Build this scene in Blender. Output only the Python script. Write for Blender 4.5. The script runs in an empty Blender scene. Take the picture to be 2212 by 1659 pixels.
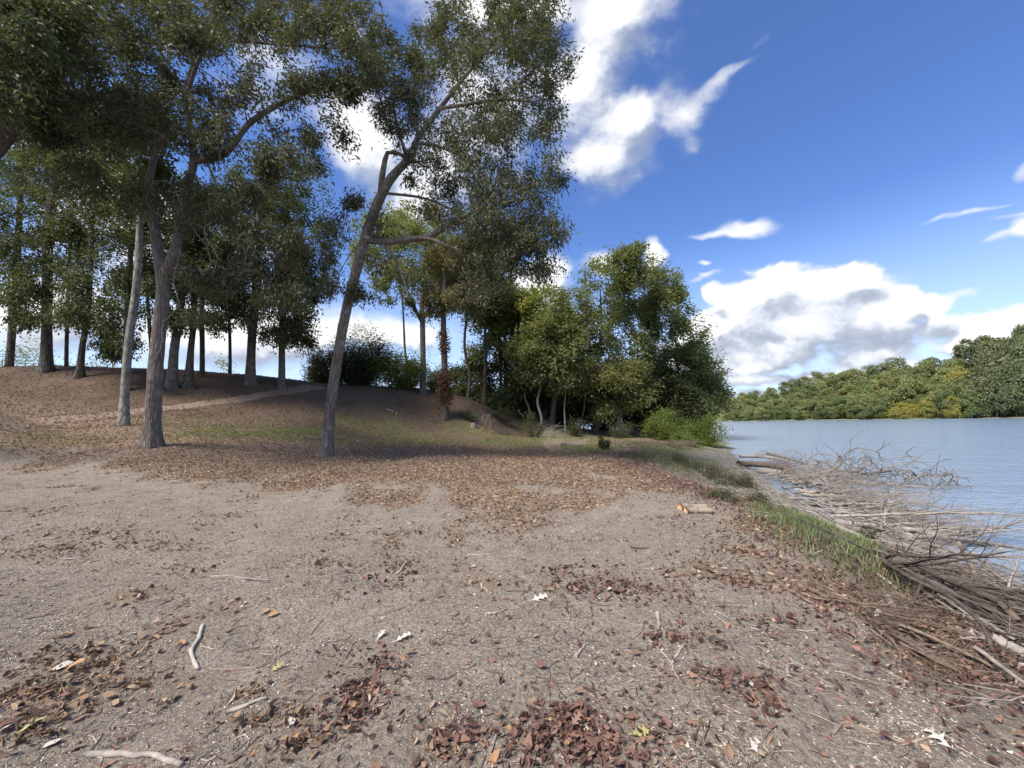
import bpy, math, random
import numpy as np
from mathutils import Vector, Matrix, noise as mnoise
# ---------------------------------------------------------------- camera, world, sun, exposure
S = bpy.context.scene
COL = S.collection
R_ = math.radians
CAM_H = 1.6
F_PX = 393.0
PITCH, ROLL = R_(5.09), R_(1.0)
FW = np.array([0, math.cos(PITCH), math.sin(PITCH)])
R0 = np.array([1.0, 0, 0]); U0 = np.array([0, -math.sin(PITCH), math.cos(PITCH)])
RT = math.cos(ROLL) * R0 - math.sin(ROLL) * U0
UP = math.cos(ROLL) * U0 + math.sin(ROLL) * R0
CAM = np.array([0, 0, CAM_H])
K = 1024 / 2212.0
def ray(u, v):                       # u, v in the coordinates of the 2212 x 1659 view of the photo
    d = FW * F_PX + RT * (u * K - 512) - UP * (v * K - 384)
    return d / np.linalg.norm(d)
def at(u, v, Y):                     # world point seen at u, v whose distance along +Y is Y
    d = ray(u, v); return CAM + d * (Y / d[1])
def on_plane(u, v, z=0.0):
    d = ray(u, v); return CAM + d * ((z - CAM_H) / d[2])
def proj(p):
    q = np.asarray(p) - CAM; w = q @ FW
    return (512 + F_PX * (q @ RT) / w) / K, (384 - F_PX * (q @ UP) / w) / K

cam_data = bpy.data.cameras.new('camera'); cam = bpy.data.objects.new('camera', cam_data); COL.objects.link(cam)
cam_data.sensor_width = 36; cam_data.lens = F_PX / 1024 * 36; cam_data.clip_end = 4000; cam_data.clip_start = 0.05
M = Matrix(((RT[0], UP[0], -FW[0], 0), (RT[1], UP[1], -FW[1], 0), (RT[2], UP[2], -FW[2], CAM_H), (0, 0, 0, 1)))
cam.matrix_world = M
S.camera = cam
S.view_settings.view_transform = 'Standard'; S.view_settings.look = 'None'
S.view_settings.exposure = 0.90; S.view_settings.gamma = 1.0; S.view_settings.use_curve_mapping = False
S.cycles.max_bounces = 6; S.cycles.diffuse_bounces = 3; S.cycles.glossy_bounces = 2
S.cycles.transmission_bounces = 3; S.cycles.transparent_max_bounces = 4
S.cycles.caustics_reflective = False; S.cycles.caustics_refractive = False

SUN_AZ, SUN_EL = R_(-130), R_(52)     # azimuth clockwise from +Y
SUN_DIR = Vector((math.sin(SUN_AZ) * math.cos(SUN_EL), math.cos(SUN_AZ) * math.cos(SUN_EL), math.sin(SUN_EL)))
sl = bpy.data.lights.new('sun', 'SUN'); sl.energy = 4.2; sl.angle = R_(24); sl.color = (1.0, 0.93, 0.82)
so = bpy.data.objects.new('sun', sl); COL.objects.link(so)
so.rotation_euler = SUN_DIR.to_track_quat('Z', 'Y').to_euler(); so.location = (-30, -10, 40)

class NT:                            # small helper to write node trees
    def __init__(s, t): s.t = t
    def n(s, kind, **kw):
        nd = s.t.nodes.new(kind)
        for k, v in kw.items():
            if k.startswith('i_'):
                key = k[2:]; key = int(key) if key.isdigit() else key
                s.put(nd.inputs[key], v)
            else: setattr(nd, k, v)
        return nd
    def put(s, sock, v):
        if isinstance(v, bpy.types.NodeSocket): s.t.links.new(v, sock)
        else: sock.default_value = v
    def m(s, op, a, b=None, c=None, clamp=False):
        nd = s.t.nodes.new('ShaderNodeMath'); nd.operation = op; nd.use_clamp = clamp
        for i, v in enumerate((a, b, c)):
            if v is not None: s.put(nd.inputs[i], v)
        return nd.outputs[0]
    def v(s, op, a, b=None):
        nd = s.t.nodes.new('ShaderNodeVectorMath'); nd.operation = op; s.put(nd.inputs[0], a)
        if b is not None:
            if op == 'SCALE': s.put(nd.inputs['Scale'], b)
            else: s.put(nd.inputs[1], b)
        return nd.outputs['Value'] if op in ('DOT_PRODUCT', 'LENGTH') else nd.outputs[0]
    def ramp(s, fac, stops, interp='LINEAR'):
        nd = s.t.nodes.new('ShaderNodeValToRGB'); cr = nd.color_ramp; cr.interpolation = interp
        while len(cr.elements) < len(stops): cr.elements.new(0.5)
        for e, (p, c) in zip(cr.elements, stops):
            e.position = p; e.color = (*c, 1) if len(c) == 3 else c
        s.put(nd.inputs[0], fac); return nd.outputs[0]
    def mix(s, fac, a, b, mode='MIX'):
        nd = s.t.nodes.new('ShaderNodeMix'); nd.data_type = 'RGBA'; nd.blend_type = mode
        s.put(nd.inputs[0], fac)
        for sock, v in ((nd.inputs[6], a), (nd.inputs[7], b)):
            if isinstance(v, tuple) and len(v) == 3: v = (*v, 1)
            s.put(sock, v)
        return nd.outputs[2]
    def noise(s, vec, scale, detail=4, rough=0.55, dist=0.0):
        nd = s.n('ShaderNodeTexNoise', i_Scale=scale, i_Detail=detail, i_Roughness=rough, i_Distortion=dist)
        if vec is not None: s.put(nd.inputs['Vector'], vec)
        return nd.outputs[0]
    def smooth(s, x, lo, hi, a=0.0, b=1.0):
        nd = s.n('ShaderNodeMapRange', interpolation_type='SMOOTHSTEP')
        for i, v in enumerate((x, lo, hi, a, b)): s.put(nd.inputs[i], v)
        return nd.outputs[0]

# sky: a Nishita sky with clouds laid out on the dome (stereographic coordinates of the direction)
W = bpy.data.worlds.new('World'); S.world = W; W.use_nodes = True
W.cycles.sampling_method = 'MANUAL'; W.cycles.sample_map_resolution = 512
for nd in list(W.node_tree.nodes): W.node_tree.nodes.remove(nd)
SC = np.array([0, math.cos(R_(22)), math.sin(R_(22))]); SV = np.array([0, -math.sin(R_(22)), math.cos(R_(22))])
def uv_of(u, v):
    d = ray(u, v); q = d / (1 + d @ SC); return q[0], q @ SV
# u, v, half-width, half-height (px of the view), tilt (deg, + = rising to the right), weight
CLOUDS = [
 (1120, 0, 300, 70, 0, .8), (1360, 20, 150, 90, 30, .42), (1290, 120, 120, 130, 50, .58), (1240, 230, 80, 130, 10, .5),
 (1330, 290, 70, 85, 55, .80), (1372, 245, 45, 50, 40, .62), (1285, 355, 75, 42, 10, .55), (1300, 370, 130, 60, 0, .25), (1430, 200, 130, 110, 30, .16), (1260, 330, 50, 30, 20, .3),
 (1480, 260, 45, 75, 10, .46), (1525, 210, 75, 32, 38, .44), (1590, 150, 90, 18, 28, .28), (1495, 320, 40, 26, 20, .32), (1650, 80, 50, 20, 40, .18), (1400, 310, 60, 36, 20, .28), (1435, 235, 40, 60, 20, .32), (1460, 60, 110, 60, 35, .22),
 (1050, 220, 170, 260, 0, .75), (780, 290, 90, 110, 0, 1.0), (900, 420, 130, 130, 0, .8), (760, 60, 90, 60, 0, .4),
 (1412, 540, 22, 34, 0, .9), (1425, 560, 26, 26, 0, .9), (1300, 570, 55, 34, -20, .85), (1170, 610, 80, 70, 0, 1.1), (1120, 680, 120, 60, 0, .8),
 (1615, 488, 80, 24, 8, .95), (1530, 508, 50, 12, 10, .5), (1330, 400, 120, 40, 20, .3), (1395, 590, 60, 14, 15, .45),
 (1660, 575, 80, 15, 8, .55), (1520, 568, 20, 8, 5, .5), (1520, 600, 50, 12, 25, .4), (2020, 475, 30, 7, 15, .35),
 (1690, 612, 85, 42, 8, 1.3), (1620, 640, 75, 38, 12, 1.2), (1815, 605, 70, 38, 35, 1.2), (1865, 585, 55, 30, 15, 1.1), (1900, 615, 80, 45, 20, .55), (1535, 634, 24, 24, 0, 1.1),
 (1590, 700, 110, 42, 12, 1.3), (1530, 725, 60, 32, 0, 1.1), (1720, 690, 120, 40, 6, 1.1), (1850, 685, 110, 45, 8, 1.05), (1940, 670, 90, 45, 0, .6), (2020, 665, 42, 26, 10, .85), (1965, 637, 22, 24, 0, .85),
 (1510, 775, 80, 34, -10, 1.1), (1620, 765, 95, 36, 3, 1.0), (1700, 758, 60, 26, 0, .9), (1780, 735, 160, 40, 5, .5), (1720, 680, 270, 110, 5, .45), (1700, 640, 200, 50, 5, .3),
 (1560, 812, 120, 20, 0, .85), (1680, 820, 150, 16, 3, .7), (1800, 808, 100, 16, 8, .9), (1920, 790, 90, 20, 12, .9), (1850, 780, 200, 40, 10, .32), (1500, 740, 60, 50, 20, .9), (1450, 790, 90, 60, 0, .6), (1980, 812, 60, 12, 10, .8), (1760, 838, 120, 10, 3, .7), (1640, 795, 70, 12, 4, .8), (1880, 760, 90, 12, 12, .5), (2060, 700, 130, 22, 14, .4),
 (2080, 745, 80, 16, 20, .95), (2150, 740, 90, 30, 12, .8), (2000, 730, 180, 40, 10, .32), (2180, 690, 110, 34, 12, .5), (2110, 640, 110, 24, 15, .35),
 (2150, 522, 75, 15, 20, .55), (2205, 495, 34, 28, 30, .85), (2212, 375, 30, 26, 0, .6), (2100, 462, 110, 9, 18, .42), (2170, 475, 70, 8, 15, .35),
 (1600, 850, 260, 14, 0, .7), (1900, 845, 200, 14, 6, .5),
 (600, 170, 170, 150, 20, .45), (400, 560, 330, 160, 0, .6), (90, 680, 200, 90, 0, 1.2), (250, 420, 200, 130, 0, .5), (600, 720, 260, 80, 0, 1.0), (850, 720, 160, 40, 0, 1.0), (120, 250, 260, 120, 0, .5), (450, 740, 250, 60, 0, .5),
]
def blob_params(c):
    cx, cy, rx, ry, tilt, wt = c
    a = uv_of(cx, cy); b = uv_of(cx + 10, cy); c = uv_of(cx, cy - 10)
    sx = math.hypot(b[0] - a[0], b[1] - a[1]) / 10 * rx * 1.35; sy = math.hypot(c[0] - a[0], c[1] - a[1]) / 10 * ry * 1.35
    return a, sx, sy, math.atan2(b[1] - a[1], b[0] - a[0]) + R_(tilt), wt
BLOBS = [blob_params(c) for c in CLOUDS]
def cloud_group(rect, rag=1.0):
    x0, x1, y0, y1 = rect
    g = bpy.data.node_groups.new('clouds', 'ShaderNodeTree')
    g.interface.new_socket('p', in_out='INPUT', socket_type='NodeSocketVector')
    g.interface.new_socket('density', in_out='OUTPUT', socket_type='NodeSocketFloat')
    t = NT(g); gi = t.n('NodeGroupInput'); go = t.n('NodeGroupOutput')
    p = t.v('MULTIPLY', gi.outputs[0], (1, 1, 0))
    sp = t.n('ShaderNodeSeparateXYZ'); t.put(sp.inputs[0], p)
    acc = None
    for (a, sx, sy, rot, wt) in BLOBS:
        ex = abs(sx * math.cos(rot)) + abs(sy * math.sin(rot)) + .05; ey = abs(sx * math.sin(rot)) + abs(sy * math.cos(rot)) + .07
        if a[0] + ex < x0 or a[0] - ex > x1 or a[1] + ey < y0 or a[1] - ey > y1: continue
        mp = t.n('ShaderNodeMapping', vector_type='TEXTURE', i_Location=(a[0], a[1], 0), i_Rotation=(0, 0, rot), i_Scale=(sx, sy, 1e6))
        # z carries the running sum, scaled away: it only keeps the node chain serial
        t.put(mp.inputs['Vector'], p if acc is None else t.n('ShaderNodeCombineXYZ', i_X=sp.outputs[0], i_Y=sp.outputs[1], i_Z=acc).outputs[0])
        val = t.smooth(t.v('LENGTH', mp.outputs[0]), 0.0, 1.0, wt, 0.0)
        acc = val if acc is None else t.m('ADD', acc, val)
    if acc is None: acc = t.m('ADD', 0.0, 0.0)
    acc = t.m('ADD', t.m('MINIMUM', acc, 1.0), t.m('MULTIPLY', t.m('MAXIMUM', t.m('SUBTRACT', acc, 1.0), 0.0), .35))
    if x0 < -1 or x1 > 1:            # farther round the dome the same broken cumulus goes on
        out = t.smooth(t.v('LENGTH', t.v('MULTIPLY', p, (1, 1.15, 0))), .62, .95)
        acc = t.m('ADD', acc, t.m('MULTIPLY', t.smooth(t.noise(p, 3.2, 3), .46, .62, 0, .95), out))
    nz = t.noise(t.v('MULTIPLY', p, (1.0, 1.25, 1)), 24.0, 6, .6)
    d = t.m('ADD', t.m('MULTIPLY', acc, .95), t.m('MULTIPLY', t.m('SUBTRACT', nz, .5), t.m('MULTIPLY', t.smooth(acc, 0.02, .3), rag)))
    t.put(go.inputs[0], d)
    return g
def build_world():
    t = NT(W.node_tree)
    tc = t.n('ShaderNodeTexCoord'); d = tc.outputs['Generated']
    z = t.n('ShaderNodeSeparateXYZ'); t.put(z.inputs[0], d)
    den = t.m('MAXIMUM', t.m('ADD', 1.0, t.v('DOT_PRODUCT', d, tuple(SC))), .08)
    u = t.m('DIVIDE', t.v('DOT_PRODUCT', d, (1, 0, 0)), den); v = t.m('DIVIDE', t.v('DOT_PRODUCT', d, tuple(SV)), den)
    uv = t.n('ShaderNodeCombineXYZ', i_X=u, i_Y=v).outputs[0]
    wn = t.n('ShaderNodeTexNoise', i_Scale=9.0, i_Detail=3.0, i_Roughness=.55); t.put(wn.inputs['Vector'], uv)
    wn2 = t.n('ShaderNodeTexNoise', i_Scale=34.0, i_Detail=2.0, i_Roughness=.6); t.put(wn2.inputs['Vector'], uv)
    p = t.v('ADD', uv, t.v('SCALE', t.v('SUBTRACT', wn.outputs['Color'], (.5, .5, .5)), .030))
    p = t.v('ADD', p, t.v('SCALE', t.v('SUBTRACT', wn2.outputs['Color'], (.5, .5, .5)), .015))
    sky = t.n('ShaderNodeTexSky', sky_type='NISHITA', sun_disc=False, sun_elevation=SUN_EL, sun_rotation=SUN_AZ,
              altitude=60, air_density=1.0, dust_density=.35, ozone_density=2.2)
    skyc = t.mix(1.0, sky.outputs[0], SKY_TINT, 'MULTIPLY')
    hz = t.smooth(z.outputs[2], 0.0, .42, .72, 0.0)      # pale air low over the horizon
    skyc = t.mix(hz, skyc, (5.6, 6.9, 8.8))
    def leaf(rect, rag=1.0, a0=.08, a1=.85, rel=1.5):
        g = cloud_group(rect, rag)
        def dens(vec):
            n = t.n('ShaderNodeGroup'); n.node_tree = g; t.put(n.inputs[0], vec); return n.outputs[0]
        d0 = dens(p); d1 = dens(t.v('ADD', p, (-.012, .026, 0)))
        alpha = t.smooth(d0, a0, a1)
        lit = t.m('ADD', .57, t.m('MULTIPLY', t.m('SUBTRACT', d0, d1), rel))
        lit = t.m('ADD', lit, t.m('MULTIPLY', t.m('SUBTRACT', .85, d0), .16))
        cc = t.ramp(lit, [(0.0, (.40, .45, .56)), (.30, (.52, .57, .68)), (.55, (.78, .82, .90)), (.80, (1.0, 1.0, 1.0))])
        cc = t.v('SCALE', cc, CLOUD_GAIN)
        col = t.mix(t.m('MULTIPLY', alpha, .97), skyc, cc)
        return t.n('ShaderNodeBackground', i_Color=col, i_Strength=SKY_STRENGTH).outputs[0]
    def split(coord, c, lo, hi):
        mx = t.n('ShaderNodeMixShader'); t.put(mx.inputs[0], t.m('GREATER_THAN', coord, c))
        t.put(mx.inputs[1], lo); t.put(mx.inputs[2], hi); return mx.outputs[0]
    B = 50
    ua = uv_of(640, 400)[0]; ub = uv_of(1450, 400)[0]; uc = uv_of(1780, 700)[0]; vc = uv_of(1800, 530)[1]; va = uv_of(300, 330)[1]
    tree = split(u, ua, split(v, va, leaf((-B, ua, -B, va)), leaf((-B, ua, va, B))),
                 split(u, ub, leaf((ua, ub, -B, B)),
                       split(v, vc, split(u, uc, leaf((ub, uc, -B, vc), 1.7, .12, .62, 1.0), leaf((uc, B, -B, vc), 1.7, .12, .62, 1.0)), leaf((ub, B, vc, B)))))
    under = t.n('ShaderNodeBackground', i_Color=(3.0, 3.4, 4.0, 1), i_Strength=SKY_STRENGTH).outputs[0]
    o = t.n('ShaderNodeOutputWorld'); t.put(o.inputs[0], split(z.outputs[2], -.02, under, tree))
SKY_TINT = (.74, .93, 1.33)
SKY_STRENGTH = .085
CLOUD_GAIN = 6.9
build_world()
# ---------------------------------------------------------------- helpers
def link(name, data, parent=None):
    o = bpy.data.objects.new(name, data); COL.objects.link(o)
    if parent is not None: o.parent = parent
    return o
def tag(o, label=None, cat=None, group=None, kind=None):
    if label: o['label'] = label
    if cat: o['category'] = cat
    if group: o['group'] = group
    if kind: o['kind'] = kind
    return o
def empty(name, loc, label, cat, group=None):
    o = link(name, None); o.location = tuple(map(float, loc)); o.empty_display_size = .2
    return tag(o, label, cat, group)
def mesh_np(name, V, faces, mats, tint=None, smooth=False, midx=None):
    """faces: list of int arrays, each (n, k)"""
    me = bpy.data.meshes.new(name)
    V = np.ascontiguousarray(V, dtype=np.float32)
    faces = [np.asarray(f, dtype=np.int32) for f in faces if len(f)]
    me.vertices.add(len(V)); me.vertices.foreach_set('co', V.ravel())
    loops = np.concatenate([f.ravel() for f in faces]); cnt = np.concatenate([np.full(len(f), f.shape[1], np.int32) for f in faces])
    me.loops.add(len(loops)); me.loops.foreach_set('vertex_index', loops)
    me.polygons.add(len(cnt)); me.polygons.foreach_set('loop_start', np.concatenate([[0], np.cumsum(cnt)[:-1]]).astype(np.int32))
    me.polygons.foreach_set('use_smooth', np.full(len(cnt), smooth))
    if midx is not None: me.polygons.foreach_set('material_index', np.asarray(midx, np.int32))
    if tint is not None:
        tint = np.asarray(tint, np.float32)
        if tint.ndim == 1:
            a = me.attributes.new('tint', 'FLOAT', 'POINT'); a.data.foreach_set('value', tint)
        else:
            a = me.attributes.new('tint', 'FLOAT_VECTOR', 'POINT'); a.data.foreach_set('vector', tint.ravel())
    me.update(calc_edges=True)
    for m in (mats if isinstance(mats, (list, tuple)) else [mats]): me.materials.append(m)
    return me
def new_mat(name):
    m = bpy.data.materials.new(name); m.use_nodes = True
    for nd in list(m.node_tree.nodes): m.node_tree.nodes.remove(nd)
    return m, NT(m.node_tree)
def finish(t, color, rough=.85, bump=None, bstr=.4, bdist=.02, spec=.3, trans=None, trans_w=.35, **kw):
    b = t.n('ShaderNodeBsdfPrincipled'); t.put(b.inputs['Base Color'], color if isinstance(color, bpy.types.NodeSocket) else (*color, 1))
    t.put(b.inputs['Roughness'], rough); b.inputs['Specular IOR Level'].default_value = spec
    for k, v in kw.items(): t.put(b.inputs[k], v)
    if bump is not None:
        bn = t.n('ShaderNodeBump', i_Strength=bstr, i_Distance=bdist, i_Height=bump); t.put(b.inputs['Normal'], bn.outputs[0])
    out = b.outputs[0]
    if trans is not None:
        tr = t.n('ShaderNodeBsdfTranslucent'); t.put(tr.inputs[0], trans)
        mx = t.n('ShaderNodeMixShader', i_0=trans_w); t.put(mx.inputs[1], out); t.put(mx.inputs[2], tr.outputs[0]); out = mx.outputs[0]
    o = t.n('ShaderNodeOutputMaterial'); t.put(o.inputs[0], out)
def opos(t):
    return t.n('ShaderNodeTexCoord').outputs['Object']
def gpos(t):
    return t.n('ShaderNodeNewGeometry').outputs['Position']

# ---------------------------------------------------------------- materials
def mat_leaves(name, stops, trans_gain=1.6, tw=.35, obj_random=0.0):
    m, t = new_mat(name)
    a = t.n('ShaderNodeAttribute', attribute_name='tint').outputs['Fac']
    if obj_random:
        r = t.n('ShaderNodeObjectInfo').outputs['Random']
        a = t.m('ADD', t.m('MULTIPLY', a, 1 - obj_random), t.m('MULTIPLY', r, obj_random))
    c = t.ramp(a, stops)
    tr = t.v('MULTIPLY', c, (1.25 * trans_gain, 1.25 * trans_gain, .7 * trans_gain))
    finish(t, c, .55, spec=.35, trans=tr, trans_w=tw)
    return m
def mat_bark(name, c1, c2, c3, scale=9.0, stretch=.22, bd=.05, moss=None):
    m, t = new_mat(name)
    p = opos(t)
    v = t.v('MULTIPLY', p, (1, 1, stretch))
    w = t.n('ShaderNodeTexNoise', i_Scale=scale * .6, i_Detail=3.0); t.put(w.inputs['Vector'], v)
    v2 = t.v('ADD', v, t.v('SCALE', t.v('SUBTRACT', w.outputs['Color'], (.5, .5, .5)), .16))
    vo = t.n('ShaderNodeTexVoronoi', feature='DISTANCE_TO_EDGE', i_Scale=scale); t.put(vo.inputs['Vector'], v2)
    crack = t.smooth(vo.outputs['Distance'], 0.0, .22)
    n1 = t.noise(v, scale * 2.2, 6, .65); n2 = t.noise(p, 1.3, 3); n3 = t.noise(p, 3.7, 4)
    c = t.ramp(n1, [(.25, c1), (.5, c2), (.75, c3)])
    c = t.mix(t.smooth(n3, .5, .72, 0, .55), c, tuple(x * 1.35 for x in c3))
    if moss: c = t.mix(t.smooth(n2, .48, .68, 0, .6), c, moss)
    c = t.mix(t.m('MULTIPLY', t.m('SUBTRACT', 1.0, crack), .45), c, tuple(x * .45 for x in c1))
    h = t.m('ADD', t.m('MULTIPLY', crack, .7), t.m('MULTIPLY', n1, .5))
    finish(t, c, .95, bump=h, bstr=.9, bdist=bd, spec=.15)
    return m
MAT = {}
MAT['bark_grey'] = mat_bark('bark_grey', (0.106, 0.090, 0.074), (0.213, 0.185, 0.158), (0.325, 0.293, 0.258), 12.0, .12, .04, moss=(0.163, 0.104, 0.072))
MAT['bark_pale'] = mat_bark('bark_pale', (.14, .13, .112), (.22, .21, .185), (.31, .30, .27), 4.0, .5, .015, moss=(.13, .14, .085))
MAT['bark_dark'] = mat_bark('bark_dark', (0.058, 0.048, 0.040), (0.111, 0.094, 0.078), (0.176, 0.153, 0.130), 9.0, .14, .04)
MAT['bark_beech'] = mat_bark('bark_beech', (.09, .083, .073), (.14, .13, .115), (.20, .187, .165), 3.0, .7, .012)
MAT['vine_red'] = mat_leaves('vine_leaf', [(0, (.05, .035, .02)), (.5, (.12, .06, .035)), (1, (.17, .09, .05))])
MAT['leaf_hero'] = mat_leaves('oak_foliage', [(0, (0.042, 0.047, 0.023)), (.35, (0.068, 0.073, 0.037)), (.7, (0.100, 0.104, 0.057)), (.93, (0.160, 0.131, 0.067)), (1, (0.213, 0.131, 0.067))], 1.3, .30)
MAT['leaf_back'] = mat_leaves('deep_green_foliage', [(0, (0.039, 0.051, 0.022)), (.5, (0.071, 0.083, 0.033)), (.9, (0.113, 0.118, 0.046)), (1, (0.209, 0.178, 0.061))], 1.4, .33)  # darker olive greens than the wood foliage
MAT['leaf_wood'] = mat_leaves('wood_foliage', [(0, (0.085, 0.105, 0.042)), (.4, (0.138, 0.156, 0.061)), (.8, (0.219, 0.214, 0.088)), (1, (0.425, 0.298, 0.124))], 1.5, .36, .25)
MAT['leaf_wood_yellow'] = mat_leaves('yellowing_foliage', [(0, (0.091, 0.127, 0.033)), (.5, (0.169, 0.201, 0.053)), (1, (0.350, 0.294, 0.080))], 1.5, .36)
MAT['leaf_rust'] = mat_leaves('rusty_foliage', [(0, (0.062, 0.075, 0.032)), (.5, (0.125, 0.108, 0.052)), (1, (0.208, 0.144, 0.074))], 1.4, .33)
MAT['leaf_bright'] = mat_leaves('bright_shrub_foliage', [(0, (0.076, 0.108, 0.025)), (.5, (0.128, 0.166, 0.038)), (1, (0.204, 0.216, 0.060))], 1.6, .40)
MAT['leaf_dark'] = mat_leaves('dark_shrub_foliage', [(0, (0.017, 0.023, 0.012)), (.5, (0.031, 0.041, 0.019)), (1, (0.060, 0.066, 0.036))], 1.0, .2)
MAT['leaf_far'] = mat_leaves('far_foliage', [(0, (0.095, 0.121, 0.055)), (.35, (0.144, 0.178, 0.072)), (.7, (0.220, 0.236, 0.094)), (.9, (0.304, 0.271, 0.119)), (1, (0.394, 0.271, 0.135))], 1.4, .33, .55)  # far-bank greens lightened so distance haze sits in the colour
MAT['leaf_far_yellow'] = mat_leaves('far_yellow_foliage', [(0, (0.167, 0.186, 0.056)), (.5, (0.294, 0.269, 0.069)), (1, (0.413, 0.320, 0.084))], 1.4, .33, .3)
MAT['leaf_far_dark'] = mat_leaves('far_dark_foliage', [(0, (0.086, 0.107, 0.053)), (.5, (0.138, 0.159, 0.075)), (1, (0.224, 0.224, 0.108))], 1.2, .3, .3)  # darker greens for the right end of the far bank
def mat_wood(name, c1, c2, c3):
    m, t = new_mat(name)
    p = opos(t); n1 = t.noise(t.v('MULTIPLY', p, (1, 1, 1)), 14, 5, .6); n2 = t.noise(p, 60, 3)
    r = t.n('ShaderNodeObjectInfo').outputs['Random']
    c = t.ramp(t.m('ADD', t.m('MULTIPLY', n1, .75), t.m('MULTIPLY', r, .25)), [(.28, c1), (.5, c2), (.72, c3)])
    finish(t, c, .9, bump=t.m('ADD', n1, t.m('MULTIPLY', n2, .4)), bstr=.6, bdist=.01, spec=.2)
    return m
MAT['drift'] = mat_wood('driftwood_grey', (0.120, 0.103, 0.087), (0.230, 0.200, 0.173), (0.370, 0.331, 0.293))
MAT['drift_dark'] = mat_wood('wet_branch', (.04, .033, .028), (.10, .082, .068), (.19, .16, .135))
MAT['drift_brown'] = mat_wood('brown_branch', (.09, .065, .05), (.17, .125, .095), (.28, .22, .17))
MAT['stick_pale'] = mat_wood('pale_stick', (0.197, 0.168, 0.136), (0.296, 0.260, 0.217), (0.408, 0.370, 0.323))
MAT['fire_wood'] = mat_wood('barkless_log', (0.133, 0.108, 0.079), (0.210, 0.173, 0.130), (0.294, 0.252, 0.198))
MAT['cut_wood'] = mat_wood('sawn_wood', (.34, .20, .10), (.46, .29, .15), (.56, .38, .22))
def mat_fallen(name, stops, tw=.2):
    m, t = new_mat(name)
    a = t.n('ShaderNodeAttribute', attribute_name='tint').outputs['Fac']
    r = t.n('ShaderNodeObjectInfo').outputs['Random']
    n = t.noise(opos(t), 40, 3)
    f = t.m('ADD', t.m('ADD', t.m('MULTIPLY', a, .75), t.m('MULTIPLY', r, .25)), t.m('MULTIPLY', t.m('SUBTRACT', n, .5), .25))
    c = t.ramp(f, stops)
    finish(t, c, .75, spec=.25, bump=n, bstr=.3, bdist=.004, trans=c, trans_w=tw)
    return m
MAT['litter'] = mat_fallen('fallen_leaf', [(0, (0.084, 0.051, 0.033)), (.25, (0.168, 0.108, 0.071)), (.5, (0.274, 0.184, 0.120)), (.75, (0.403, 0.292, 0.194)), (.93, (0.526, 0.421, 0.306)), (1, (0.600, 0.600, 0.592))])
MAT['litter_dark'] = mat_fallen('dark_fallen_leaf', [(0, (0.074, 0.046, 0.040)), (.35, (0.164, 0.091, 0.072)), (.65, (0.294, 0.174, 0.127)), (.85, (0.473, 0.314, 0.214)), (1, (0.600, 0.596, 0.427))])
MAT['leaf_white'] = mat_fallen('bleached_fallen_leaf', [(0, (0.413, 0.370, 0.317)), (1, (0.585, 0.548, 0.504))], .1)
MAT['leaf_tan'] = mat_fallen('tan_fallen_leaf', [(0, (.30, .18, .09)), (.6, (.42, .25, .13)), (1, (.52, .33, .19))])
MAT['leaf_yellow'] = mat_fallen('yellow_fallen_leaf', [(0, (0.336, 0.288, 0.117)), (1, (0.440, 0.400, 0.198))])
def mat_grass(name, stops):
    m, t = new_mat(name)
    a = t.n('ShaderNodeAttribute', attribute_name='tint').outputs['Fac']
    c = t.ramp(a, stops); finish(t, c, .7, spec=.2, trans=t.v('SCALE', c, 1.4), trans_w=.35); return m
MAT['grass'] = mat_grass('grass_blade', [(0, (0.094, 0.106, 0.036)), (.5, (0.163, 0.188, 0.060)), (.85, (0.250, 0.263, 0.102)), (1, (0.450, 0.375, 0.192))])
MAT['grass_bank'] = mat_grass('bank_grass_blade', [(0, (0.084, 0.106, 0.044)), (.5, (0.156, 0.196, 0.082)), (1, (0.300, 0.297, 0.163))])
MAT['weed'] = mat_grass('weed_stem', [(0, (.05, .055, .028)), (.5, (.10, .105, .055)), (1, (.21, .18, .11))])

# ---------------------------------------------------------------- the lie of the land
WATER_Z = -1.4
SH_Y = np.array([-200, -40, -5, 3, 6.7, 9.4, 13, 18, 24, 32, 42, 50, 56, 60, 66, 80, 140, 400, 1500.])
SH_X = np.array([22, 12, 7.8, 7.8, 8.3, 9.2, 11.3, 13.6, 15.4, 18.5, 23.0, 25.5, 26.5, 26.0, 22, 6, -60, -250, -900.])
_sh = np.array([on_plane(u, v, WATER_Z)[:2] for u, v in [(2212, 1285), (2100, 1238), (1950, 1186), (1850, 1145), (1720, 1085), (1640, 1030), (1590, 985), (1566, 955)]])
SH_X = np.where((SH_Y > _sh[0, 1]) & (SH_Y < 34), np.interp(SH_Y, _sh[:, 1], _sh[:, 0]), SH_X)
ED_X = SH_X - np.array([6, 5.5, 5.4, 5.2, 4.6, 4.9, 6.2, 6.6, 7.2, 8, 8, 8, 8, 8, 8, 8, 10, 12, 12.])
FX = np.array([-1500, -400, -100, 0, 60, 110, 156, 183, 195, 225, 300, 900.])
FY = np.array([2600, 900, 420, 290, 236, 200, 178, 165, 158, 150, 128, 40.])
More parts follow.
